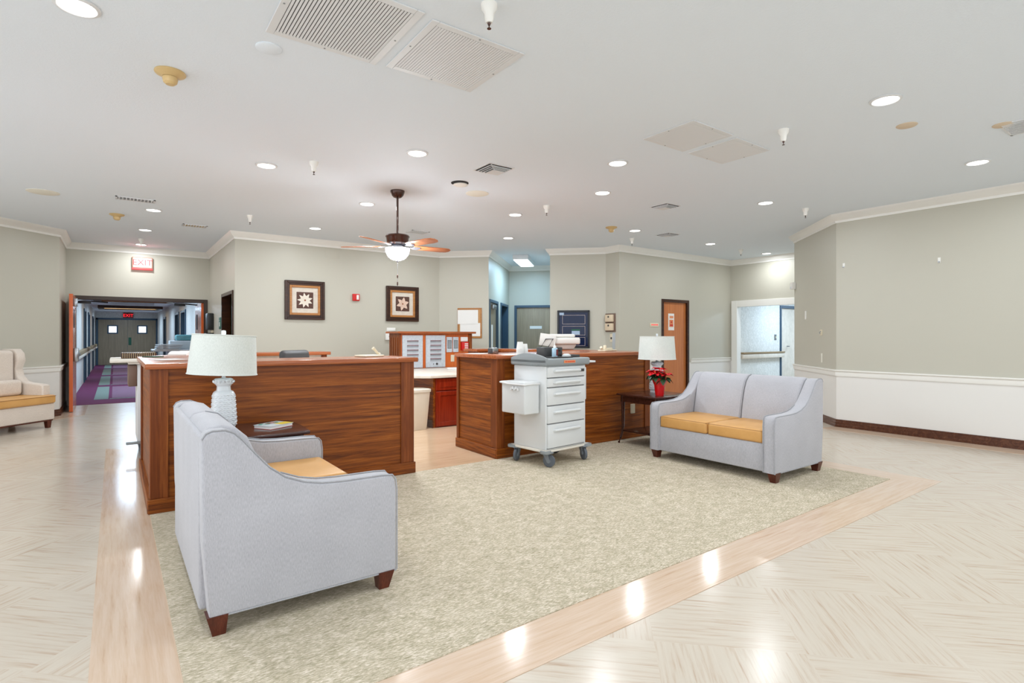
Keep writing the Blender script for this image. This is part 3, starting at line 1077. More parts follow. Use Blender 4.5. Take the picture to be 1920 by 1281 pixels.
sheet(3.42, 5.4, .28, .2, .5, 'white paper lying on the left end of the station desk behind the cart')
sheet(3.62, 5.0, .26, .2, .2, 'white paper lying just left of the medicine cart top')
t = thing('tape_dispenser', 'small grey and black stamp dispenser standing on the station desk', 'dispenser', (3.56, 5.3, DT), .3)
obj('dispenser_body', box(BM(), -.05, .05, -.035, .035, 0, .07, .012), 'steel', t)
obj('dispenser_cheek', box(BM(), -.062, -.05, -.03, .03, 0, .06, .004), 'charcoal', t)
obj('dispenser_cheek', box(BM(), .05, .062, -.03, .03, 0, .06, .004), 'charcoal', t)
obj('dispenser_core', lathe(BM(), [(0, -.003), (.018, -.003), (.018, .003), (0, .003)], (0, -.037, .03), 16, mat4=None), 'charcoal', t)
t = thing('telephone', 'white desk telephone at the right end of the long left desk', 'telephone', (2.05, 5.2, DT), .3)
obj('phone_base', box(BM(), -.13, .1, -.08, .1, 0, .018, .008), 'ivory_plastic', t)
obj('handset', tube(BM(), [(.02, 0, .085), (.05, 0, .06), (.08, 0, .03), (.1, 0, .02)], .014, radii=[.017, .012, .012, .017]), 'ivory_plastic', t)
t = thing('office_chair', 'black padded office chair, its top showing over the long desk', 'chair', (1.72, 5.95, .003), .5)
b = BM(); lathe(b, [(0, 0), (.24, .0), (.25, .04), (.03, .08), (.025, .42), (0, .42)], n=5); obj('chair_base', b, 'black_plastic', t)
obj('seat', box(BM(), -.24, .24, -.24, .24, .42, .52, .04, 3), 'charcoal', t)
b = box(BM(), -.19, .19, .18, .27, .58, 1.165, .045, 4); obj('backrest', b, 'charcoal', t, rot=(-.06, 0, 0))

# open papers on the rear left partition
for q, (x, y, r_, lab) in enumerate(((.62, 6.85, .9, 'open book with curled pages on the rear left partition'), (.95, 7.42, .2, 'loose brown papers on the rear left partition corner'))):
    b = BM()
    if q == 0:
        for sgn in (-1, 1):
            pts = [(sgn * i * .02, .012 + .03 * math.sin(i / 7 * PI) * (1 if i < 7 else 0)) for i in range(8)]
            prism(b, [(x_, z_ + .003) for x_, z_ in pts] + [(x_, 0) for x_, z_ in pts[::-1]], -.1, .1)
        bmesh.ops.transform(b, matrix=Matrix.Rotation(PI / 2, 4, 'X'), verts=b.verts)
        tag(obj('open_book', b, 'paper', None, (x, y, 1.1), (0, 0, r_)), lab, 'book')
    else:
        for j in range(4):
            box(b, -.14, .14, -.1, .1, j * .008, j * .008 + .005, mat4=Matrix.Rotation(.3 * j, 4, 'Z'))
        tag(obj('paper_stack', b, 'beige_box', None, (x, y, 1.1), (0, 0, r_)), lab, 'paper')
sheet(.38, 5.6, .21, .28, .3, 'white paper on the left return of the long desk', z=1.101)
sheet(.3, 6.3, .1, .16, .6, 'small green card at the back end of the left desk return', 'leaf_green', 1.101, .01)

# ---------------------------------------------------------------- medicine cart


def caster(t, x, y, rz, n='caster'):
    m = Matrix.Translation((x, y, 0)) @ Matrix.Rotation(rz, 4, 'Z')
    b = BM()
    R90 = Matrix.Rotation(PI / 2, 4, 'X')
    prof = [(0, -.016), (.048, -.016), (.062, -.012), (.064, 0), (.062, .012), (.048, .016), (0, .016)]
    lathe(b, prof, n=24, mat4=m @ Matrix.Translation((-.03, 0, .064)) @ R90)
    w = obj(n, b, 'rubber', t)
    b = BM()
    lathe(b, [(0, -.021), (.022, -.021), (.024, .0), (.022, .021), (0, .021)], n=16, mat4=m @ Matrix.Translation((-.03, 0, .064)) @ R90)
    for s in (-1, 1):
        prism(b, [(-.045, .06), (-.015, .06), (.03, .13), (-.03, .14)], s * .024 - .003, s * .024 + .003, mat4=m @ R90)
    lathe(b, [(0, .125), (.034, .125), (.034, .15), (0, .15)], n=16, mat4=m)
    box(b, -.07, .0, -.025, .025, .135, .15, .005, mat4=m)
    obj('caster_fork', b, 'caster_gray', w)
    return w


t = thing('medicine_cart', 'white five-drawer medicine cart on casters with grey top and clip-on bin', 'cart', (3.42, 4.17, .006), math.radians(6))
CW, CD = .63, .50
# local: x right along drawers, y back
b = box(BM(), .03, CW, .03, CD, .165, 1.0, .012, 3)
obj('cart_body', b, 'cart_white', t)
obj('base_plate', box(BM(), -.0, CW + .03, .0, CD + .03, .145, .168, .01), 'cart_cream', t)
b = BM()
for x, y in ((.02, .02), (CW + .0, .02), (.02, CD), (CW, CD)):
    lathe(b, [(0, .142), (.055, .142), (.058, .15), (.055, .166), (0, .166)], (x, y, 0), 20)
obj('corner_bumper', b, 'cart_gray', t)
for x, y, rz in ((.06, .05, 1.9), (CW - .03, .05, 1.2), (.06, CD - .03, .4), (CW - .03, CD - .03, 1.5)):
    caster(t, x, y, rz)
zs = [(.862, .985), (.748, .852), (.553, .738), (.365, .543), (.185, .355)]
zs = [(.885, .992), (.79, .878), (.61, .783), (.43, .603), (.185, .423)]
for j, (z0, z1) in enumerate(zs):
    p = obj('drawer', box(BM(), .045, CW - .035, .012, .035, z0, z1 - .003, .005, 2), 'cart_white', t)
    zc = z1 - (.05 if j < 2 else .06)
    zc = z1 - .045 - (.02 if j > 1 else 0)
    b = BM()
    pts = [(.13 + .0, .02, zc - .004), (.14, -.004, zc), (.16, -.01, zc + .002), (CW / 2 + .005, -.016, zc + .004), (CW - .15, -.01, zc + .002), (CW - .13, -.004, zc), (CW - .12, .02, zc - .004)]
    tube(b, pts, .014, 10)
    obj('handle', b, 'cart_white', p)
    obj('drawer_gap', box(BM(), .045, CW - .035, .022, .036, z0 - .006, z0 - .001), 'charcoal', p)
obj('maker_label', box(BM(), CW - .12, CW - .05, .006, .012, .93, .958), 'charcoal', t)
# grey top with raised hump on the left rear
obj('cart_top', box(BM(), 0, CW + .03, -.01, CD + .02, 1.0, 1.075, .018, 3), 'cart_gray', t)
b = BM()
pts = [(-.01, 1.03)] + [(-.01 + i / 12 * .52, 1.075 + .05 * (math.sin(i / 12 * PI) ** .8)) for i in range(13)] + [(.51, 1.03)]
prism(b, pts, 0, .022, bev=.004, mat4=Matrix(((0, 0, 1, .0), (1, 0, 0, .0), (0, 1, 0, 0), (0, 0, 0, 1))))
obj('gallery_rail', b, 'cart_gray', t)
p = obj('top_label', box(BM(), .25, .42, -.014, -.01, 1.025, 1.052, .001, 1), 'paper_orange', t)
b = BM(); lathe(b, [(0, 0), (.01, 0), (.01, .002), (0, .002)], n=3, mat4=Matrix.Translation((.277, -.014, 1.04)) @ Matrix.Rotation(PI / 2, 4, 'X') @ Matrix.Rotation(-PI / 2, 4, 'Z'))
box(b, .295, .41, -.0155, -.014, 1.036, 1.042)
obj('label_mark', b, 'red_plastic', p)
# bin clipped on the left face
BMt = Matrix.Translation((.0, .0, 0))
b = BM()
box(b, -.19, .012, .1, .44, .53, .84, .012, 3, taper=.93)
p = obj('side_bin', b, 'cart_white', t)
obj('bin_rim', box(BM(), -.2, .016, .09, .45, .825, .845, .008, 2), 'cart_white', p)
b = BM()
random.seed(3)
ring = []
for (x, y) in [(-.2, .09), (-.1, .088), (.0, .09), (.016, .2), (.016, .35), (.014, .45), (-.1, .452), (-.2, .45), (-.203, .33), (-.203, .2)]:
    ring.append((x, y, .83 + random.uniform(-.012, .006)))
tube(b, ring, .009, 8, closed=True)
for q in range(5):
    lathe(b, [(0, 0), (.012, .006), (.006, .03), (0, .034)], (-.205, .18 + .025 * q, .76 + .01 * (q % 2)), 6)
obj('bin_liner', b, 'bag_plastic', p)
# right side dispenser column and pull-out shelf
b = BM(); box(b, CW, CW + .05, .06, .2, .62, .97, .012)
p = obj('side_holder', b, 'cart_white', t)
b = BM()
for q in range(5):
    lathe(b, [(0, 0), (.032, 0), (.036, .055), (0, .055)], (CW + .052, .13, .63 + q * .062), 14)
obj('cup_tube', b, 'cart_white', p)
obj('pull_out_shelf', box(BM(), CW, CW + .25, .1, .42, 1.01, 1.03, .004), 'cart_white', t)
cartM = Matrix.Translation((3.42, 4.17, .006)) @ Matrix.Rotation(math.radians(6), 4, 'Z')


def oncart(x, y, z=1.075):
    return tuple(cartM @ Vector((x, y, z)))


def cup_stack(x, y, n, r, lab):
    t = thing('cup_stack', lab, 'cups', oncart(x, y), 0)
    obj('bottom_cup', lathe(BM(), [(0, .07), (r * .72, .07), (r * .72, .066), (r, 0), (r * .95, 0), (r * .68, .064), (0, .064)], n=20), 'paper', t)
    b = BM()
    for i in range(1, n):
        z = i * .011
        lathe(b, [(r * .99, z), (r * 1.02, z + .001), (r * .98, z + .009), (r * .93, z + .008)], n=20)
    lathe(b, [(r * .97, (n - 1) * .011 + .005), (r * .72, (n - 1) * .011 + .075), (0, (n - 1) * .011 + .075)], n=20)
    obj('nested_cups', b, 'paper', t)


cup_stack(.065, .44, 9, .04, 'taller stack of white paper cups on the medicine cart top')
cup_stack(.145, .45, 7, .032, 'shorter stack of white paper cups on the medicine cart top')
t = thing('glove_box', 'dark grey supply box with black lettering on the cart top', 'box', oncart(.36, .3), math.radians(-2))
obj('box_body', box(BM(), -.12, .12, -.07, .07, 0, .105, .004), 'charcoal', t)
b = BM()
for q in range(6):
    box(b, -.0 + q * .016, .011 + q * .016, -.073, -.07, .06, .078)
for q in range(5):
    box(b, .002 + q * .014, .012 + q * .014, -.073, -.07, .084, .092)
obj('box_lettering', b, 'black_plastic', t)
obj('box_side_label', box(BM(), .12, .124, -.05, .05, .0, .1, .002), 'bottle_blue', t)
t = thing('lotion_bottle', 'pale blue bottle with white nozzle in front of the dark supply box', 'bottle', oncart(.305, .17), .2)
obj('bottle_body', box(BM(), -.032, .032, -.018, .018, 0, .1, .01, 3), 'bottle_blue', t)
obj('nozzle', lathe(BM(), [(0, .1), (.016, .1), (.014, .118), (.006, .125), (.003, .155), (0, .156)], n=14), 'paper', t)
obj('bottle_label', box(BM(), .002, .03, -.0195, -.018, .02, .085), 'led_red', t)
t = thing('keyboard_tray', 'flat black tray near the front edge of the cart top', 'tray', oncart(.3, .07), math.radians(5))
obj('tray_body', box(BM(), -.17, .12, -.05, .06, 0, .012, .004), 'black_plastic', t)
tag(obj('computer_mouse', lathe(BM(), [(0, .03), (.02, .028), (.036, .016), (.04, 0), (0, 0)], n=20, mat4=Matrix.Scale(1.3, 4, (1, 0, 0))), 'grey_machine', None, oncart(.375, .07, 1.088)),
    'pale grey mouse resting on the black tray on the cart', 'mouse')
tag(obj('binder', box(BM(), -.07, .09, -.07, .07, 0, .028, .004), 'charcoal', None, oncart(.505, .15), (0, 0, .1)), 'dark binder lying on the right of the cart top', 'binder')
tag(obj('notebook_pile', box(BM(), -.1, .1, -.08, .08, 0, .025, .004), 'brown_box', None, oncart(.70, .27, 1.03), (0, 0, .2)), 'small brown notebook on the pull-out cart shelf', 'notebook')

# multifunction printer behind the cart
t = thing('desk_printer', 'white multifunction printer with paper output behind the cart', 'printer', (5.53, 6.38, 1.101), -.6)
PS = 1.0
obj('printer_base', box(BM(), -.2, .22, -.16, .2, 0, .08, .02, taper=.8), 'printer_white', t)
obj('scanner_body', box(BM(), -.27, .27, -.2, .22, .08, .18, .025, 3), 'printer_white', t)
obj('feeder_lid', box(BM(), -.27, .2, -.16, .2, .18, .235, .03, 3), 'printer_white', t)
b = BM(); box(b, -.36, -.12, -.22, -.2, .02, .2, .004, mat4=Matrix.Rotation(.15, 4, 'Y')); obj('control_flap', b, 'printer_white', t)
b = BM(); tube(b, [(-.33, -.235, .03), (-.25, -.235, .16), (-.14, -.235, .165), (-.22, -.235, .03)], .008, closed=True); obj('flap_outline', b, 'charcoal', t)
# phone at right rear end
t = thing('telephone', 'white telephone with handset beside the tall plastic stand, far right of the station', 'telephone', (5.45, 5.3, DT), .3)
obj('phone_base', box(BM(), -.2, .16, -.05, .06, 0, .02, .008), 'ivory_plastic', t)
obj('handset', tube(BM(), [(-.22, 0, .055), (-.16, 0, .02), (-.05, 0, .03), (.1, 0, .03)], .016, radii=[.018, .014, .013, .013]), 'ivory_plastic', t)
obj('phone_cradle', box(BM(), -.12, -.09, -.02, .02, .02, .08, .008), 'ivory_plastic', t)
tag(obj('plastic_stand', box(BM(), -.002, .002, -.02, .02, 0, .25, .001), 'cart_gray', None, (5.6, 5.35, DT), (0, .12, .6)), 'thin clear stand leaning at the right end of the station desk', 'stand')

# ---------------------------------------------------------------- second cart left of the desk
t = thing('side_cart', 'white cart with cream top standing against the left side of the long desk', 'cart', (.06, 7.08, 0), .0)
obj('cart_body', box(BM(), .14, .44, 0.12, .7, .16, 1.0, .01), 'cart_white', t)
obj('cart_top', box(BM(), -.1, .37, .06, .76, 1.02, 1.06, .01), 'cart_cream', t)
obj('top_collar', box(BM(), .06, .44, .08, .73, 1.0, 1.02, .004), 'cart_cream', t)
obj('side_bin', box(BM(), .06, .14, .12, .5, .76, .99, .01), 'brown_box', t)
obj('corner_bumper', box(BM(), .04, .2, .08, .16, .14, .16, .008), 'cart_gray', t)
for x, y, rz in ((.18, .18, 1.6), (.38, .18, 1.6), (.18, .62, 1.6), (.38, .62, 1.6)):
    caster(t, x, y, rz)
t = thing('card_tray', 'dark ribbed tray of cards on the cream top of the left cart', 'tray', (.22, 7.35, 1.061), 0)
obj('tray_body', box(BM(), -.16, .16, -.12, .12, 0, .06, .004), 'frame_wood', t)
b = BM()
for q in range(16):
    box(b, -.15 + q * .019, -.143 + q * .019, -.124, .124, .004, .064)
obj('card_edges', b, 'rail_brown', t)

# ---------------------------------------------------------------- sofas
PROF = [(.03, .085), (.885, .085), (.885, .50), (.878, .555), (.86, .578), (.80, .583), (.60, .585), (.50, .592), (.42, .61), (.34, .645), (.27, .70), (.215, .765),
        (.16, .835), (.125, .87), (.09, .885), (.04, .885), (.015, .875), (.0, .85), (.005, .4)]
# local sofa: x from back (0) to front (.885), y along the length


def sofa(label, loc, rz, L=1.38):
    t = thing('sofa', label, 'sofa', loc, rz)
    R = Matrix.Rotation(PI / 2, 4, 'X')     # (x, y, z) -> (x, -z, y)
    at = .115
    for y0 in (0, L - at):
        b = BM()
        prism(b, PROF, -y0 - at, -y0, bev=.012, mat4=R, seg=3)
        a = obj('arm', b, 'sofa_fabric', t, ang=50)
        b = BM()
        for yy in (y0 + .006, y0 + at - .006):
            outer = (yy < .05) if y0 == 0 else (yy > L - .05)
            tube(b, [(x + (.004 if x > .4 else -.0), yy, z + .003) for x, z in PROF[1:18 if outer else 10]], .004, 6)
        tube(b, [(x, y0 + (.004 if y0 == 0 else at - .004), z) for x, z in (PROF[0], (.885, .085))], .004, 6)
        obj('piping', b, 'piping_fabric', a)
    # base rail
    obj('base', box(BM(), .06, .865, at - .01, L - at + .01, .085, .34, .012, 3), 'sofa_fabric', t)
    # back panel
    obj('back_panel', box(BM(), 0, .07, at - .01, L - at + .01, .085, .86, .015, 3), 'sofa_fabric', t)
    # back cushions: swept profile bulging
    for j in range(2):
        y0 = at + j * (L - 2 * at) / 2
        y1 = y0 + (L - 2 * at) / 2
        prof = [(.03, .34), (.30, .34), (.30, .46), (.275, .60), (.24, .74), (.20, .83), (.15, .878), (.09, .895), (.04, .885), (.02, .86)]
        b = BM()
        prism(b, prof, -y1 + .002, -y0 - .002, bev=.022, mat4=R, seg=4)
        bc = obj('back_cushion', b, 'sofa_fabric', t, ang=60)
        b = BM()
        x0 = .12
        c = obj('seat_cushion', box(BM(), .22, .875, y0 + .003, y1 - .003, .335, .455, .028, 4), 'gold_leather', t, ang=60)
        b = BM()
        for z in (.345, .443):
            tube(b, [(.24, y0 + .012, z), (.868, y0 + .012, z), (.868, y1 - .012, z), (.24, y1 - .012, z)], .0045, 6, closed=True)
        obj('piping', b, 'piping_leather', c)
    b = BM()
    tube(b, [(x + .003, L / 2, z + .001) for x, z in ((.30, .46), (.275, .60), (.24, .74), (.20, .83), (.15, .878), (.09, .893))], .004, 6)
    obj('centre_seam', b, 'piping_fabric', t)
    b = BM()
    for yy in (.004, L - .004):
        pass
    for x, y in ((.06, .04), (.06, L - .04), (.83, .04), (.83, L - .04)):
        sx = -1 if x < .4 else 1
        sy = -1 if y < .4 else 1
        f = BM()
        tt = bmesh.new()
        w = .042
        top = [(x - w, y - w), (x + w, y - w), (x + w, y + w), (x - w, y + w)]
        ox, oy = sx * .0, sy * .0
        bot = [(x + (px - x) * .62 + ox + sx * -.008, y + (py - y) * .62 + oy) for px, py in top]
        va = [tt.verts.new((px, py, .09)) for px, py in top]
        vb = [tt.verts.new((px, py, 0)) for px, py in bot]
        for i in range(4):
            tt.faces.new((va[i], vb[i], vb[(i + 1) % 4], va[(i + 1) % 4]))
        tt.faces.new(va); tt.faces.new(vb)
        bmesh.ops.recalc_face_normals(tt, faces=tt.faces)
        merge(f, tt)
        obj('foot', f, 'foot_wood', t)
    return t


sofa('light grey two-seat sofa in the left foreground, seen side-on with its back to the left', (.30, 2.66, .006), 0)
sofa('light grey two-seat sofa on the right, facing the camera with gold seat cushions', (5.56, 3.93, .006), PI)

# wing settee at left
t = thing('wing_settee', 'cream wing-backed settee with gold seat at the far left wall', 'sofa', (-.69, 10.22, 0), PI / 4)
# local: x along the front, seat extends to -x; y back (positive)
SW = 1.5
obj('base', box(BM(), -SW, -.0, 0, .72, .12, .35, .015, 3), 'settee_fabric', t)
c = obj('seat_cushion', box(BM(), -SW, .0, -.03, .62, .35, .47, .03, 4), 'gold_leather', t, ang=60)
b = BM(); tube(b, [(-SW, -.03, .455), (-.01, -.03, .455), (-.005, .2, .455)], .005); obj('piping', b, 'piping_leather', c)
obj('backrest', box(BM(), -SW, -.14, .5, .74, .35, 1.1, .05, 4), 'settee_fabric', t, rot=(0, 0, 0), ang=60)
tag_p = obj('lumbar_cushion', box(BM(), -SW, -.14, .36, .52, .47, .69, .05, 4), 'settee_fabric', t, ang=60)
b = BM(); wing = [(.78, .12), (.78, 1.12), (.56, 1.12), (.5, 1.06), (.48, .95), (.53, .84), (.5, .74), (.42, .66), (.34, .64), (.12, .62), (.07, .6), (.07, .35), (.07, .12)]
prism(b, wing, -.12, .0, bev=.02, seg=3, mat4=Matrix(((0, 0, 1, 0), (1, 0, 0, 0), (0, 1, 0, 0), (0, 0, 0, 1))))
obj('wing_arm', b, 'settee_fabric', t, ang=60)
b = BM(); box(b, -SW, -.01, .02, .06, .1, .12); obj('bottom_rail', b, 'foot_wood', t)
for x, y in ((-.055, .055), (-.055, .66), (-.75, .3), (-SW + .1, .055), (-SW + .1, .66)):
    obj('leg', box(BM(), x - .035, x + .035, y - .035, y + .035, 0, .125, .003, 1, taper=.7), 'foot_wood', t)


# ---------------------------------------------------------------- side tables
def side_table(label, loc, s=.66, d=.65, h=.6):
    t = thing('side_table', label, 'table', loc)
    b = BM()
    n = 10
    def bow(k, m):
        return .018 * math.sin(PI * k / m)
    pts = []
    for k_ in range(n): pts.append((s * k_ / n, -bow(k_, n)))
    for k_ in range(n): pts.append((s + bow(k_, n), d * k_ / n))
    for k_ in range(n): pts.append((s - s * k_ / n, d + bow(k_, n)))
    for k_ in range(n): pts.append((-bow(k_, n), d - d * k_ / n))
    prism(b, pts, h - .024, h, bev=.005)
    obj('table_top', b, 'dark_wood', t)
    b = BM()
    e = .035
    box(b, e, s - e, e, e + .02, h - .1, h - .024); box(b, e, s - e, d - e - .02, d - e, h - .1, h - .024)
    box(b, e, e + .02, e, d - e, h - .1, h - .024); box(b, s - e - .02, s - e, e, d - e, h - .1, h - .024)
    obj('apron', b, 'dark_wood', t)
    for x, y, sx, sy in ((e + .02, e + .02, -1, -1), (s - e - .02, e + .02, 1, -1), (e + .02, d - e - .02, -1, 1), (s - e - .02, d - e - .02, 1, 1)):
        pts, rad = [], []
        for i in range(9):
            z = (h - .03) * (1 - i / 8)
            o_ = .035 * max(0, (i - 5) / 3) ** 1.6
            pts.append((x + sx * o_, y + sy * o_, max(z, 0)))
            rad.append(.026 - .011 * min(1, i / 6))
        obj('leg', tube(BM(), pts, .02, 8, radii=rad), 'dark_wood', t)
    obj('lower_shelf', box(BM(), e + .02, s - e - .02, e + .02, d - e - .02, .14, .158, .004), 'dark_wood', t)
    return t


side_table('dark wood side table between the left sofa and the long desk', (.5, 4.09, .009), .65, .62, .61)
side_table('dark wood side table left of the right sofa, holding lamp and red plant', (4.96, 4.07, .009), .65, .62, .6)


def lamp(label, loc, tilt=0):
    t = thing('table_lamp', label, 'lamp', loc)
    b = BM()
    prof = [(0, 0), (.072, 0), (.074, .012), (.066, .02), (.074, .03), (.080, .05), (.080, .10), (.077, .17), (.072, .24), (.070, .268), (.062, .282), (.046, .292), (.043, .32), (.052, .335), (.06, .34), (.06, .372), (.052, .378), (.02, .38), (.012, .385), (.012, .41), (0, .41)]
    lathe(b, [(r * 1.0, z) for r, z in prof], n=28, sq=3.2)
    base = obj('lamp_base', b, 'lamp_ceramic', t)
    b = BM()      # basket-weave relief
    for r in range(15):
        z = .05 + r * .0148
        rr = .0805 - max(0, z - .09) * .058
        for q in range(20):
            a = 2 * PI * (q + .5 * (r % 2)) / 20
            k_ = rr / (abs(math.cos(a)) ** 3.2 + abs(math.sin(a)) ** 3.2) ** (1 / 3.2)
            m = Matrix.Translation((k_ * math.cos(a), k_ * math.sin(a), z)) @ Matrix.Rotation(a, 4, 'Z') @ Matrix.Rotation(.35 if r % 2 else -.35, 4, 'X')
            lathe(b, [(0, -.0055), (.004, 0), (0, .0055)], n=6, mat4=m @ Matrix.Scale(4.2, 4, (0, 1, 0)))
    obj('woven_relief', b, 'lamp_ceramic', base); b = BM()
    for q in range(18):
        a = 2 * PI * q / 18
        k_ = .061 / (abs(math.cos(a)) ** 3.2 + abs(math.sin(a)) ** 3.2) ** (1 / 3.2)
        lathe(b, [(0, -.012), (.008, -.008), (.01, 0), (.008, .008), (0, .012)], (k_ * math.cos(a), k_ * math.sin(a), .356), 6)
    obj('collar_beads', b, 'lamp_ceramic', base)
    b = BM()
    Tm = Matrix.Translation((0, 0, .55)) @ Matrix.Rotation(tilt, 4, 'Y') @ Matrix.Translation((0, 0, -.55))
    lathe(b, [(.226, .408), (.206, .69), (.203, .69), (.223, .408)], n=48, mat4=Tm)
    sh = obj('lamp_shade', b, 'shade_fabric', t)
    b = BM(); tube(b, [(.2265 * math.cos(2 * PI * i / 48), .2265 * math.sin(2 * PI * i / 48), .41) for i in range(48)], .004, 6, closed=True, mat4=Tm)
    obj('shade_trim', b, 'shade_fabric', sh); b = BM()
    tube(b, [(.206 * math.cos(2 * PI * i / 48), .206 * math.sin(2 * PI * i / 48), .688) for i in range(48)], .004, 6, closed=True, mat4=Tm)
    obj('shade_trim', b, 'shade_fabric', sh); b = BM()
    for a in (0, 2.1, 4.2):
        tube(b, [(.205 * math.cos(a), .205 * math.sin(a), .68), (0, 0, .68)], .0025, 6, mat4=Tm)
    obj('shade_spider', b, 'shade_fabric', sh)
    b = BM(); tube(b, [(0, 0, .40), (0, 0, .69)], .005, 8); lathe(b, [(0, .685), (.012, .69), (.016, .7), (.014, .722), (0, .725)], n=4)
    obj('finial', b, 'lamp_ceramic', t)
    obj('bulb', lathe(BM(), [(0, .42), (.014, .42), (.016, .45), (.03, .49), (.028, .52), (0, .54)], n=16), 'paper', t)
    return t


lamp('white woven-pattern table lamp with drum shade, in front of the long left desk', (.64, 4.44, .62), .05)
lamp('white table lamp with drum shade behind the red potted plant on the right', (5.43, 4.46, .61), 0)
light('lamp_bulb_light', 'POINT', (.66, 4.44, 1.1), 12, (.7, .85, 1), .03)

# magazine / puzzle book
t = thing('puzzle_book', 'colourful softcover book lying on the left side table', 'book', (.97, 4.4, .62), .55)
obj('book_pages', box(BM(), -.105, .105, -.08, .08, .002, .022), 'paper', t)
b = BM(); box(b, -.11, .11, -.085, .085, .022, .025); p = obj('front_cover', b, 'book_cover', t)
obj('back_cover', box(BM(), -.11, .11, -.085, .085, 0, .002), 'book_red', t)
obj('cover_band', box(BM(), .0, .11, -.085, .0, .0251, .0258), 'book_yellow', p)
b = BM()
for q in range(7):
    lathe(b, [(0, 0), (.014 + .004 * (q % 3), 0), (.012, .0012), (0, .0014)], (-.085 + .026 * q, .045 + .02 * math.sin(q * 2.1), .0251), 10)
obj('cover_patches', b, 'book_teal', p)
b = BM()
for q in range(4):
    box(b, -.03 + .022 * q, -.016 + .022 * q, .02, .05, .026, .0268)
obj('cover_figures', b, 'book_red', p)

# poinsettia
t = thing('potted_poinsettia', 'red poinsettia in a red foil pot on the right side table', 'plant', (5.16, 4.2, .61), .3)
b = BM()
n = 26
lathe(b, [(0, 0), (.046, 0), (.05, .01), (.062, .12), (.082, .175), (.09, .2), (.084, .198), (.055, .13), (0, .12)], n=26)
for v in b.verts:
    a = math.atan2(v.co.y, v.co.x)
    if v.co.z > .15:
        v.co.x *= 1 + .07 * math.sin(a * 9); v.co.y *= 1 + .07 * math.sin(a * 9)
        v.co.z += .01 * math.sin(a * 6)
obj('foil_pot', b, 'foil_red', t)


def petal(bm, base, yaw, pitch, L, w, curl=.3):
    t_ = bmesh.new()
    rows = []
    N = 7
    for i in range(N + 1):
        u = i / N
        ww = w * math.sin(PI * min(1, u * .93 + .07)) ** .8 * (1.15 - .5 * u)
        z = -curl * L * u * u
        rows.append([t_.verts.new((L * u, s * ww, z + abs(s) * ww * .25)) for s in (-1, 0, 1)])
    for a, b_ in zip(rows, rows[1:]):
        for j in range(2):
            t_.faces.new((a[j], a[j + 1], b_[j + 1], b_[j]))
    m = Matrix.Translation(base) @ Matrix.Rotation(yaw, 4, 'Z') @ Matrix.Rotation(-pitch, 4, 'Y')
    merge(bm, t_, 0, m)


random.seed(11)
heads = [(0, 0, .31), (-.085, .02, .26), (.08, .03, .27), (.03, -.07, .25), (-.03, .07, .28), (-.05, -.06, .24)]
br, lf, cr, st = BM(), BM(), BM(), BM()
for hx, hy, hz in heads:
    n = 11
    for i in range(n):
        petal(br, (hx, hy, hz), 2 * PI * i / n + random.uniform(-.2, .2), random.uniform(.0, .45), random.uniform(.075, .105), .034, .35)
    for i in range(5):
        petal(lf, (hx, hy, hz - .04), 2 * PI * i / 5 + random.uniform(-.3, .3), random.uniform(-.5, -.1), random.uniform(.08, .11), .034, .4)
    for i in range(4):
        lathe(cr, [(0, 0), (.005, .003), (0, .01)], (hx + random.uniform(-.008, .008), hy + random.uniform(-.008, .008), hz + .008), 6)
    tube(st, [(hx * .3, hy * .3, .13), (hx * .7, hy * .7, .19), (hx, hy, hz)], .004, 6)
obj('red_bracts', br, 'petal_red', t)
obj('green_leaves', lf, 'leaf_green', t)
obj('flower_buds', cr, 'bloom_yellow', t)
obj('stems', st, 'leaf_green', t)

# ---------------------------------------------------------------- wall pieces
def picture(label, cx, petals, mat, seed):
    t = thing('framed_picture', label, 'picture', (cx, 10.15, 1.945))
    hw, hh = .345, .345
    def ring(bm, o, i, y0, y1, ho=None):
        box(bm, -o, -i, y0, y1, -o, o, .004, 1); box(bm, i, o, y0, y1, -o, o, .004, 1)
        box(bm, -i, i, y0, y1, i, o, .004, 1); box(bm, -i, i, y0, y1, -o, -i, .004, 1)
    b = BM(); ring(b, .345, .30, -.045, 0); ring(b, .302, .262, -.032, 0)
    obj('outer_frame', b, 'frame_wood', t)
    b = BM(); ring(b, .264, .225, -.036, 0); obj('gold_liner', b, 'gold_wood', t)
    obj('mat_board', box(BM(), -.226, .226, -.016, -.002, -.226, .226), 'mat_cream', t)
    p = obj('artwork', box(BM(), -.145, .145, -.019, -.016, -.145, .145), 'art_brown', t)
    b = BM(); random.seed(seed)
    for i in range(petals):
        a = 2 * PI * i / petals + .3
        for L_, o_ in (((.135, 0),) if petals < 8 else ((.135, 0), (.085, .35))):
            petal(b, (0, 0, 0), a + o_, .0, L_, .04 if petals < 8 else .028, .01)
    bmesh.ops.transform(b, matrix=Matrix.Translation((0, -.0215, 0)) @ Matrix.Rotation(PI / 2, 4, 'X'), verts=b.verts)
    obj('painted_petals', b, mat, p)
    b = BM(); lathe(b, [(0, -.0275), (.016, -.026), (.018, -.022), (0, -.022)], n=12, mat4=Matrix.Rotation(-PI / 2, 4, 'X') @ Matrix.Scale(1, 4))
    bmesh.ops.transform(b, matrix=Matrix.Rotation(0, 4, 'X'), verts=b.verts)
    obj('flower_centre', b, 'flower_core', p)


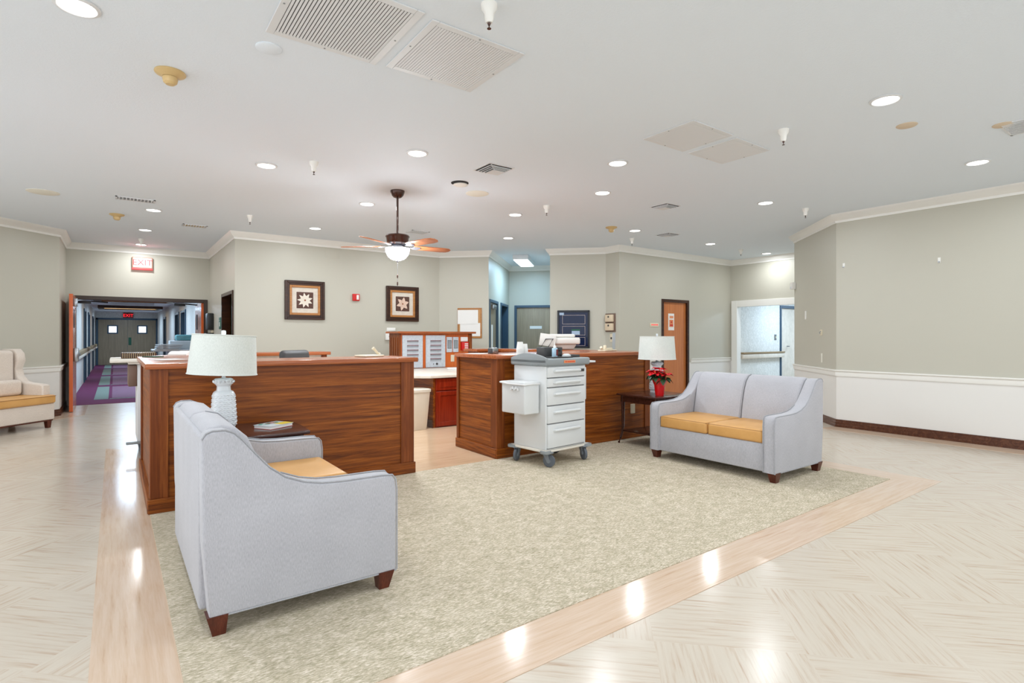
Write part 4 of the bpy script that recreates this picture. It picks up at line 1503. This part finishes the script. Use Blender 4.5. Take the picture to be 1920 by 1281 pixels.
picture('dark-framed square print of a white many-petalled flower, left of the two', 2.76, 9, 'petal_cream', 1)
picture('dark-framed square print of a pinkish six-petalled flower above the station', 4.64, 6, 'petal_pink', 2)
t = thing('fire_alarm', 'red and white fire alarm strobe on the wall between the two flower prints', 'alarm', (3.69, 10.15, 2.035))
obj('alarm_body', box(BM(), -.065, .065, -.05, 0, -.065, .065, .008), 'red_plastic', t)
obj('strobe_lens', box(BM(), .0, .045, -.062, -.05, -.045, .045, .008), 'paper', t)
tag(obj('wall_patch_panel', box(BM(), -.13, .13, -.004, 0, -.1, .1, .002), 'paint', None, (3.26, 10.15, 2.84)), 'slightly paler square cover high on the wall above the left flower print', 'cover plate')

F5 = frame(W[5], W[6])
s0 = (5.78 - 5.47) * 1.414
t = thing('cork_board', 'wood-framed cork board with white papers right of the call panels', 'board', F5 @ Vector((.65, 0, 1.575)), F5.to_euler()[2])
obj('cork_surface', box(BM(), -.24, .24, -.012, 0, -.3, .3), 'cork', t)
b = BM()
box(b, -.255, -.225, -.02, 0, -.31, .31); box(b, .225, .255, -.02, 0, -.31, .31); box(b, -.225, .225, -.02, 0, .28, .31); box(b, -.225, .225, -.02, 0, -.31, -.28)
obj('board_frame', b, 'gold_wood', t)
for z0, z1, xs, lab in ((-.02, .27, -.25, 'upper white paper'), (-.27, .0, -.2, 'lower white paper')):
    b = BM(); box(b, xs, xs + .43, -.024 if z0 > -.1 else -.018, -.021 if z0 > -.1 else -.014, z0, z1)
    obj('pinned_paper', b, 'paper', t, label=lab)

F9 = frame(W[9], W[10])
t = thing('display_case', 'black-framed glass notice case with navy backing beyond the printer', 'notice board', F9 @ Vector((.47, 0, 1.445)), F9.to_euler()[2])
b = BM()
hw, hh = .32, .375
box(b, -hw, -hw + .035, -.05, 0, -hh, hh, .004, 1); box(b, hw - .035, hw, -.05, 0, -hh, hh, .004, 1); box(b, -hw, hw, -.05, 0, hh - .035, hh, .004, 1); box(b, -hw, hw, -.05, 0, -hh, -hh + .035, .004, 1)
obj('case_frame', b, 'navy_frame', t)
obj('glass_panel', box(BM(), -hw + .03, hw - .03, -.03, -.01, -hh + .03, hh - .03), 'navy_glass', t)
b = BM()
for x0, x1, z0, z1 in ((-.22, .23, .1, .28), (-.22, .23, -.12, .06), (-.22, .23, -.33, -.16)):
    e = .005
    box(b, x0, x1, -.033, -.03, z1 - e, z1); box(b, x0, x1, -.033, -.03, z0, z0 + e); box(b, x0, x0 + e, -.033, -.03, z0, z1); box(b, x1 - e, x1, -.033, -.03, z0, z1)
obj('drawn_boxes', b, 'cream_line', t)
p = obj('green_card', box(BM(), -.04, .13, -.036, -.033, -.03, .0), 'green_sign', t)
obj('white_card', box(BM(), -.035, .125, -.036, -.033, -.11, -.035), 'paper_blue', t)
obj('corner_note', box(BM(), -.28, -.19, -.036, -.033, .28, .33), 'paper_blue', t)

t = thing('control_box', 'pair of beige control boxes stacked on the narrow wall beside the notice case', 'control box', (7.88, 7.6, 1.57), -PI / 2)
obj('mount_plate', box(BM(), -.13, .13, -.02, 0, -.18, .18, .004), 'brown_box', t)
for z in (.085, -.085):
    p = obj('box_cover', box(BM(), -.1, .1, -.07, -.02, z - .07, z + .07, .01), 'beige_box', t)
    obj('dial', box(BM(), -.02, .015, -.075, -.07, z + .01, z + .045, .003), 'charcoal', p)
t = thing('outlet_plate', 'small grey outlet with dark socket below the beige control boxes', 'outlet', (7.88, 7.58, 1.27), -PI / 2)
obj('plate', box(BM(), -.04, .04, -.01, 0, -.08, .08, .004), 'ivory_plastic', t)
obj('socket', box(BM(), -.02, .02, -.014, -.01, -.025, .015, .004), 'charcoal', t)

F14 = frame(W[14], W[15])
e14 = F14.to_euler()[2]
t = thing('wall_sensor', 'white square sensor box at the outer corner of the right wall', 'sensor', F14 @ Vector((.03, 0, 2.18)), e14)
obj('sensor_body', box(BM(), -.05, .06, -.07, 0, -.06, .06, .01), 'white_trim', t)
obj('sensor_lens', box(BM(), -.03, .03, -.075, -.07, -.045, -.01, .004), 'vent_white', t)
t = thing('switch_plate', 'narrow white plate on the angled right wall, upper of three', 'switch', F14 @ Vector((.55, 0, 1.65)), e14)
obj('plate', box(BM(), -.03, .03, -.01, 0, -.07, .07, .003), 'white_trim', t)
t = thing('thermostat', 'small white fixture with hook on the angled right wall, middle height', 'thermostat', F14 @ Vector((1.2, 0, 1.36)), e14)
obj('plate', box(BM(), -.04, .04, -.01, 0, -.045, .045, .003), 'ivory_plastic', t)
obj('hook', tube(BM(), [(0, -.01, .02), (0, -.03, 0), (0, -.02, -.02)], .006), 'steel', t)
t = thing('blank_plate', 'wall-coloured blank plate low on the angled right wall', 'plate', F14 @ Vector((1.22, 0, .97)), e14)
obj('plate', box(BM(), -.025, .025, -.006, 0, -.07, .07, .003), 'plate_cream', t)
for y, z, lab in ((3.59, 2.31, 'small white picture hook on the right wall near its corner'), (2.47, 2.26, 'small white picture hook on the wide right wall, farther from the corner')):
    t = thing('picture_hook', lab, 'hook', (8.43, y, z), -PI / 2)
    obj('hook_plate', box(BM(), -.015, .015, -.005, 0, -.035, .035, .003), 'white_trim', t)
    obj('hook_nub', box(BM(), -.01, .01, -.02, -.005, -.03, -.015, .003), 'steel', t)

# ---------------------------------------------------------------- ceiling pieces
names = ['nearest to the upper left corner of the room view', 'right of the return grilles near the right wall', 'in front of the ceiling fan, right of its rod', 'above the left side of the long desk',
         'left of the pair right of centre, nearer one', 'closest to the right edge by the right wall', 'just behind the nearer centre-right one', 'immediately left of the fan rod',
         'beside the left louvre vent', 'between angled right wall and the small diffuser', 'right of the fan blades over the station', 'in the corridor recess, nearer one',
         'directly over the lit exit sign', 'above the left flower print', 'behind the small diffusers at centre right', 'in front of the blue-lit hall', 'partly behind the right fan blade',
         'in front of the brown door', 'above the white-framed side opening']
t0 = None
for (x, y), nm in zip(LIGHT_SPOTS, names):
    lab = 'round recessed ceiling downlight ' + nm
    if t0 is None:
        t0 = t = thing('downlight', lab, 'ceiling light', (x, y, CH), 0, 'recessed ceiling downlights')
        obj('trim_ring', lathe(BM(), [(.085, -.001), (.105, -.001), (.105, -.006), (.088, -.012), (.08, -.004)], n=32), 'vent_white', t)
        obj('lens', lathe(BM(), [(0, -.008), (.082, -.008), (.084, -.002), (0, -.001)], n=32), 'lamp_face', t)
    else:
        dup(t0, (x, y, CH), 0, lab)


def sprinkler(label, x, y):
    t = thing('sprinkler_head', label, 'sprinkler', (x, y, CH), 0, 'ceiling sprinkler heads')
    t.scale = (.8, .8, .85)
    obj('escutcheon_cup', lathe(BM(), [(0, 0), (.055, 0), (.052, -.03), (.032, -.06), (.028, -.1), (.02, -.115), (0, -.115)], n=24), 'white_trim', t)
    b = BM(); tube(b, [(0, 0, -.115), (0, 0, -.15)], .004, 6); lathe(b, [(0, -.118), (.012, -.118), (.008, -.13), (0, -.132)], n=10); lathe(b, [(0, -.15), (.014, -.15), (.014, -.153), (0, -.153)], n=10)
    obj('deflector', b, 'dark_bronze', t)
    return t


sp = None
for (x, y), nm in zip([(1.60, 2.42), (4.59, 2.43), (7.66, 3.75), (1.62, 5.63), (1.59, 8.67), (4.69, 5.7), (7.48, 6.7), (10.22, 6.28), (.39, 11.9)],
                      ['nearest, right of the two large grilles', 'right of the far pair of return grilles', 'over the angled right wall corner', 'in front of the long desk, left of the fan', 'by the back wall left of the fan',
                       'over the station right of the fan', 'above the corner beside the notice case', 'above the brown door alcove', 'by the exit sign recess']):
    lab = 'white cup sprinkler head ' + nm
    if sp is None: sp = sprinkler(lab, x, y)
    else: dup(sp, (x, y, CH), 0, lab)

det = None
for (x, y), nm, r_ in [((.3, 4.28), 'large tan smoke detector on the ceiling at upper left', 0), ((.03, 9.71), 'tan smoke detector on the ceiling near the left louvre vent', 0), ((6.45, 6.21), 'tan smoke detector on the ceiling right of centre', 0)]:
    if det is None:
        det = t = thing('smoke_detector', nm, 'smoke detector', (x, y, CH), 0, 'tan smoke detectors')
        obj('mounting_plate', lathe(BM(), [(0, 0), (.09, 0), (.092, -.008), (.088, -.014), (.05, -.03), (.046, -.034), (0, -.034)], n=32), 'tan_plastic', t)
        obj('sensor_head', lathe(BM(), [(0, -.034), (.044, -.036), (.045, -.05), (.04, -.07), (.026, -.082), (0, -.084)], n=28), 'tan_plastic', t)
    else:
        dup(det, (x, y, CH), 0, nm)

for x, y, r, m_, lab in [(.76, 3.57, .075, 'ceiling_paint', 'round white blank cover on the ceiling left of the large grilles'), (3.6, 5.71, .14, 'plate_cream', 'round cream speaker cover on the ceiling right of the fan'),
                         (-.7, 8.73, .16, 'plate_cream', 'large pale round cover on the ceiling at far left'), (5.32, 1.78, .075, 'stain_tan', 'tan ring left by a removed fixture near the right-hand downlight'),
                         (5.95, 1.31, .07, 'stain_tan', 'tan round mark on the ceiling beside the right edge vent')]:
    tag(obj('ceiling_cover', lathe(BM(), [(0, 0), (r, 0), (r, -.004), (r * .9, -.009), (0, -.01)], n=40), m_, None, (x, y, CH)), lab, 'cover')


def grille(label, x0, x1, y0, y1, n, dark=.5, back='dark_gap', tilt=-.38):
    t = thing('return_grille', label, 'vent', ((x0 + x1) / 2, (y0 + y1) / 2, CH))
    w, d = (x1 - x0) / 2, (y1 - y0) / 2
    e = .045
    b = BM()
    box(b, -w, -w + e, -d, d, -.008, 0, .003, 1); box(b, w - e, w, -d, d, -.008, 0, .003, 1)
    box(b, -w + e, w - e, -d, -d + e, -.008, 0, .003, 1); box(b, -w + e, w - e, d - e, d, -.008, 0, .003, 1)
    obj('grille_frame', b, 'vent_white', t)
    obj('duct_backing', box(BM(), -w + e, w - e, -d + e, d - e, -.0015, -.0005), back, t, smooth=False)
    b = BM()
    st_ = (2 * w - 2 * e) / n
    for i in range(n):
        cx = -w + e + (i + .5) * st_
        c_ = st_ * dark
        box(b, -c_, c_, -d + e, d - e, -.0008, .0008, mat4=Matrix.Translation((cx, 0, -.0065)) @ Matrix.Rotation(tilt, 4, 'Y'))
    obj('louvres', b, 'vent_white', t, smooth=False)
    b = BM()
    for q in ((-w + .02, 0), (w - .02, 0), (0, -d + .02), (0, d - .02)):
        lathe(b, [(0, -.011), (.006, -.01), (.006, -.007), (0, -.007)], (q[0], q[1], 0), 8)
    obj('screws', b, 'cart_gray', t)


grille('large white return grille with dark slots at top centre-left of the ceiling', .70, 1.36, 2.68, 3.38, 31, .36, 'charcoal', .12)
grille('large white return grille at top centre, right of its darker neighbour', 1.42, 2.06, 2.71, 3.36, 31, .4, 'caster_gray', .12)
grille('fine-slotted return grille over the right sofa area, left one of that pair', 3.79, 4.35, 2.74, 3.27, 40, .4, 'cart_gray', .1)
grille('fine-slotted return grille over the right sofa area, right one of that pair', 4.43, 4.98, 2.76, 3.27, 40, .42, 'cart_gray', .1)


def corner_diffuser(label, x, y, s=.15):
    t = thing('ceiling_diffuser', label, 'vent', (x, y, CH))
    b = BM()
    box(b, -s, s, -s, s, -.006, 0, .002, 1)
    obj('diffuser_plate', b, 'vent_white', t)
    b = BM(); b2 = BM()
    for i in range(4):
        o_ = -s + .02 + i * .036
        box(b, o_, o_ + .022, o_, s - .02, -.0075, -.006); box(b, o_ + .022, s - .02, o_, o_ + .022, -.0075, -.006)
        box(b2, o_ + .022, o_ + .027, o_, s - .02, -.016, -.006); box(b2, o_ + .022, s - .02, o_ + .022, o_ + .027, -.016, -.006)
    obj('air_slots', b, 'dark_gap', t, smooth=False); obj('deflector_blades', b2, 'vent_white', t, smooth=False)


corner_diffuser('square ceiling diffuser with L-shaped slots right of the fan rod', 3.21, 4.77, .16)
corner_diffuser('small square ceiling diffuser with L-shaped slots at right of centre', 6.0, 4.79, .15)
corner_diffuser('farther small square ceiling diffuser with L-shaped slots at right of centre', 7.71, 6.1, .15)


def louvre(label, x, y, w, d, mat='cart_gray', rz=0):
    t = thing('louvre_vent', label, 'vent', (x, y, CH), rz)
    b = BM(); box(b, -w, w, -d, -d + .02, -.008, 0); box(b, -w, w, d - .02, d, -.008, 0); box(b, -w, -w + .02, -d, d, -.008, 0); box(b, w - .02, w, -d, d, -.008, 0)
    obj('vent_frame', b, 'vent_white', t)
    obj('vent_backing', box(BM(), -w + .02, w - .02, -d + .02, d - .02, -.002, -.001), mat, t, smooth=False)
    b = BM(); n = int((2 * w - .04) / .035)
    for i in range(n):
        cx = -w + .02 + (i + .5) * (2 * w - .04) / n
        box(b, cx - .006, cx + .006, -d + .02, d - .02, -.014, -.003)
    obj('vent_slats', b, 'vent_white', t, smooth=False)


louvre('dark rectangular louvre vent on the ceiling near the left corridor recess', .22, 8.51, .21, .09)
louvre('small tan louvre vent on the ceiling by the back wall, left of the fan', 1.03, 10.29 - .3, .17, .1, 'tan_plastic')
louvre('small louvre vent seen just behind the fan motor', 4.12, 8.39, .16, .12)
louvre('louvre vent cut by the right edge of the view', 6.12, 1.2, .2, .14, 'charcoal', -.0)
t = thing('speaker_cover', 'small white ceiling cap hanging slightly open beside the fan diffuser', 'cover', (3.19, 5.43, CH))
obj('opening', lathe(BM(), [(0, -.001), (.1, -.001), (.1, -.004), (0, -.004)], n=28), 'dark_gap', t)
obj('cap', lathe(BM(), [(0, -.004), (.08, -.004), (.085, -.012), (.07, -.02), (0, -.022)], (.03, .035, 0), 28), 'white_trim', t)

# ceiling fan
t = thing('ceiling_fan', 'brown ceiling fan with glowing white bowl light over the station', 'ceiling fan', (2.76, 6.17, 0))
obj('canopy', lathe(BM(), [(0, 3.05), (.085, 3.05), (.084, 3.03), (.07, 2.995), (.045, 2.97), (.02, 2.962), (0, 2.962)], n=28), 'dark_bronze', t)
obj('downrod', lathe(BM(), [(.013, 2.965), (.013, 2.53)], n=14), 'dark_bronze', t)
obj('motor_housing', lathe(BM(), [(0, 2.54), (.03, 2.54), (.06, 2.53), (.135, 2.515), (.145, 2.5), (.135, 2.48), (.128, 2.43), (.12, 2.42), (0, 2.42)], n=36), 'dark_bronze', t)
obj('motor_skirt', lathe(BM(), [(0, 2.42), (.12, 2.42), (.115, 2.4), (.07, 2.39), (.07, 2.37), (.14, 2.362), (.14, 2.352), (0, 2.352)], n=36), 'nickel', t)
obj('bowl_shade', lathe(BM(), [(.142, 2.355), (.14, 2.32), (.118, 2.27), (.08, 2.232), (.03, 2.215), (0, 2.212)], n=36), 'globe_glass', t)
b = BM(); lathe(b, [(0, 2.213), (.02, 2.211), (.012, 2.2), (.006, 2.19), (0, 2.188)], n=14); obj('bowl_finial', b, 'nickel', t)
b = BM(); tube(b, [(0, 0, 2.19), (0, 0, 2.04)], .0018, 6); tube(b, [(0, 0, 2.01), (0, 0, 1.955)], .0018, 6)
c = obj('pull_chain', b, 'nickel', t)
b = BM(); lathe(b, [(0, 2.045), (.006, 2.04), (.009, 2.02), (.005, 2.0), (0, 2.0)], n=10); lathe(b, [(0, 1.96), (.006, 1.955), (.009, 1.93), (.005, 1.91), (0, 1.91)], n=10)
obj('chain_bead', b, 'dark_bronze', c)
for i in range(5):
    ang = math.radians(-76 + 72 * i)
    m = Matrix.Rotation(ang, 4, 'Z')
    out = [(.2, -.05), (.26, -.062), (.58, -.072), (.655, -.06), (.69, -.025), (.69, .025), (.655, .06), (.58, .072), (.26, .062), (.2, .05)]
    p = obj('blade', prism(BM(), out, -.004, .004, bev=.002, mat4=m @ Matrix.Translation((0, 0, 2.385)) @ Matrix.Rotation(-.21, 4, 'X')), 'blade_wood', t)
    b = BM(); prism(b, [(.1, -.014), (.17, -.01), (.22, -.045), (.27, -.04), (.3, 0), (.27, .04), (.22, .045), (.17, .01), (.1, .014)], -.003, .003, mat4=m @ Matrix.Translation((0, 0, 2.378)) @ Matrix.Rotation(-.21, 4, 'X'))
    obj('blade_bracket', b, 'nickel', p)

# the corridor recess wears its own lamp glow: exit sign light
light('exit_glow', 'AREA', (.45, 12.95, 2.74), .8, (1, .3, .3), .25, (-PI / 2, 0, 0))
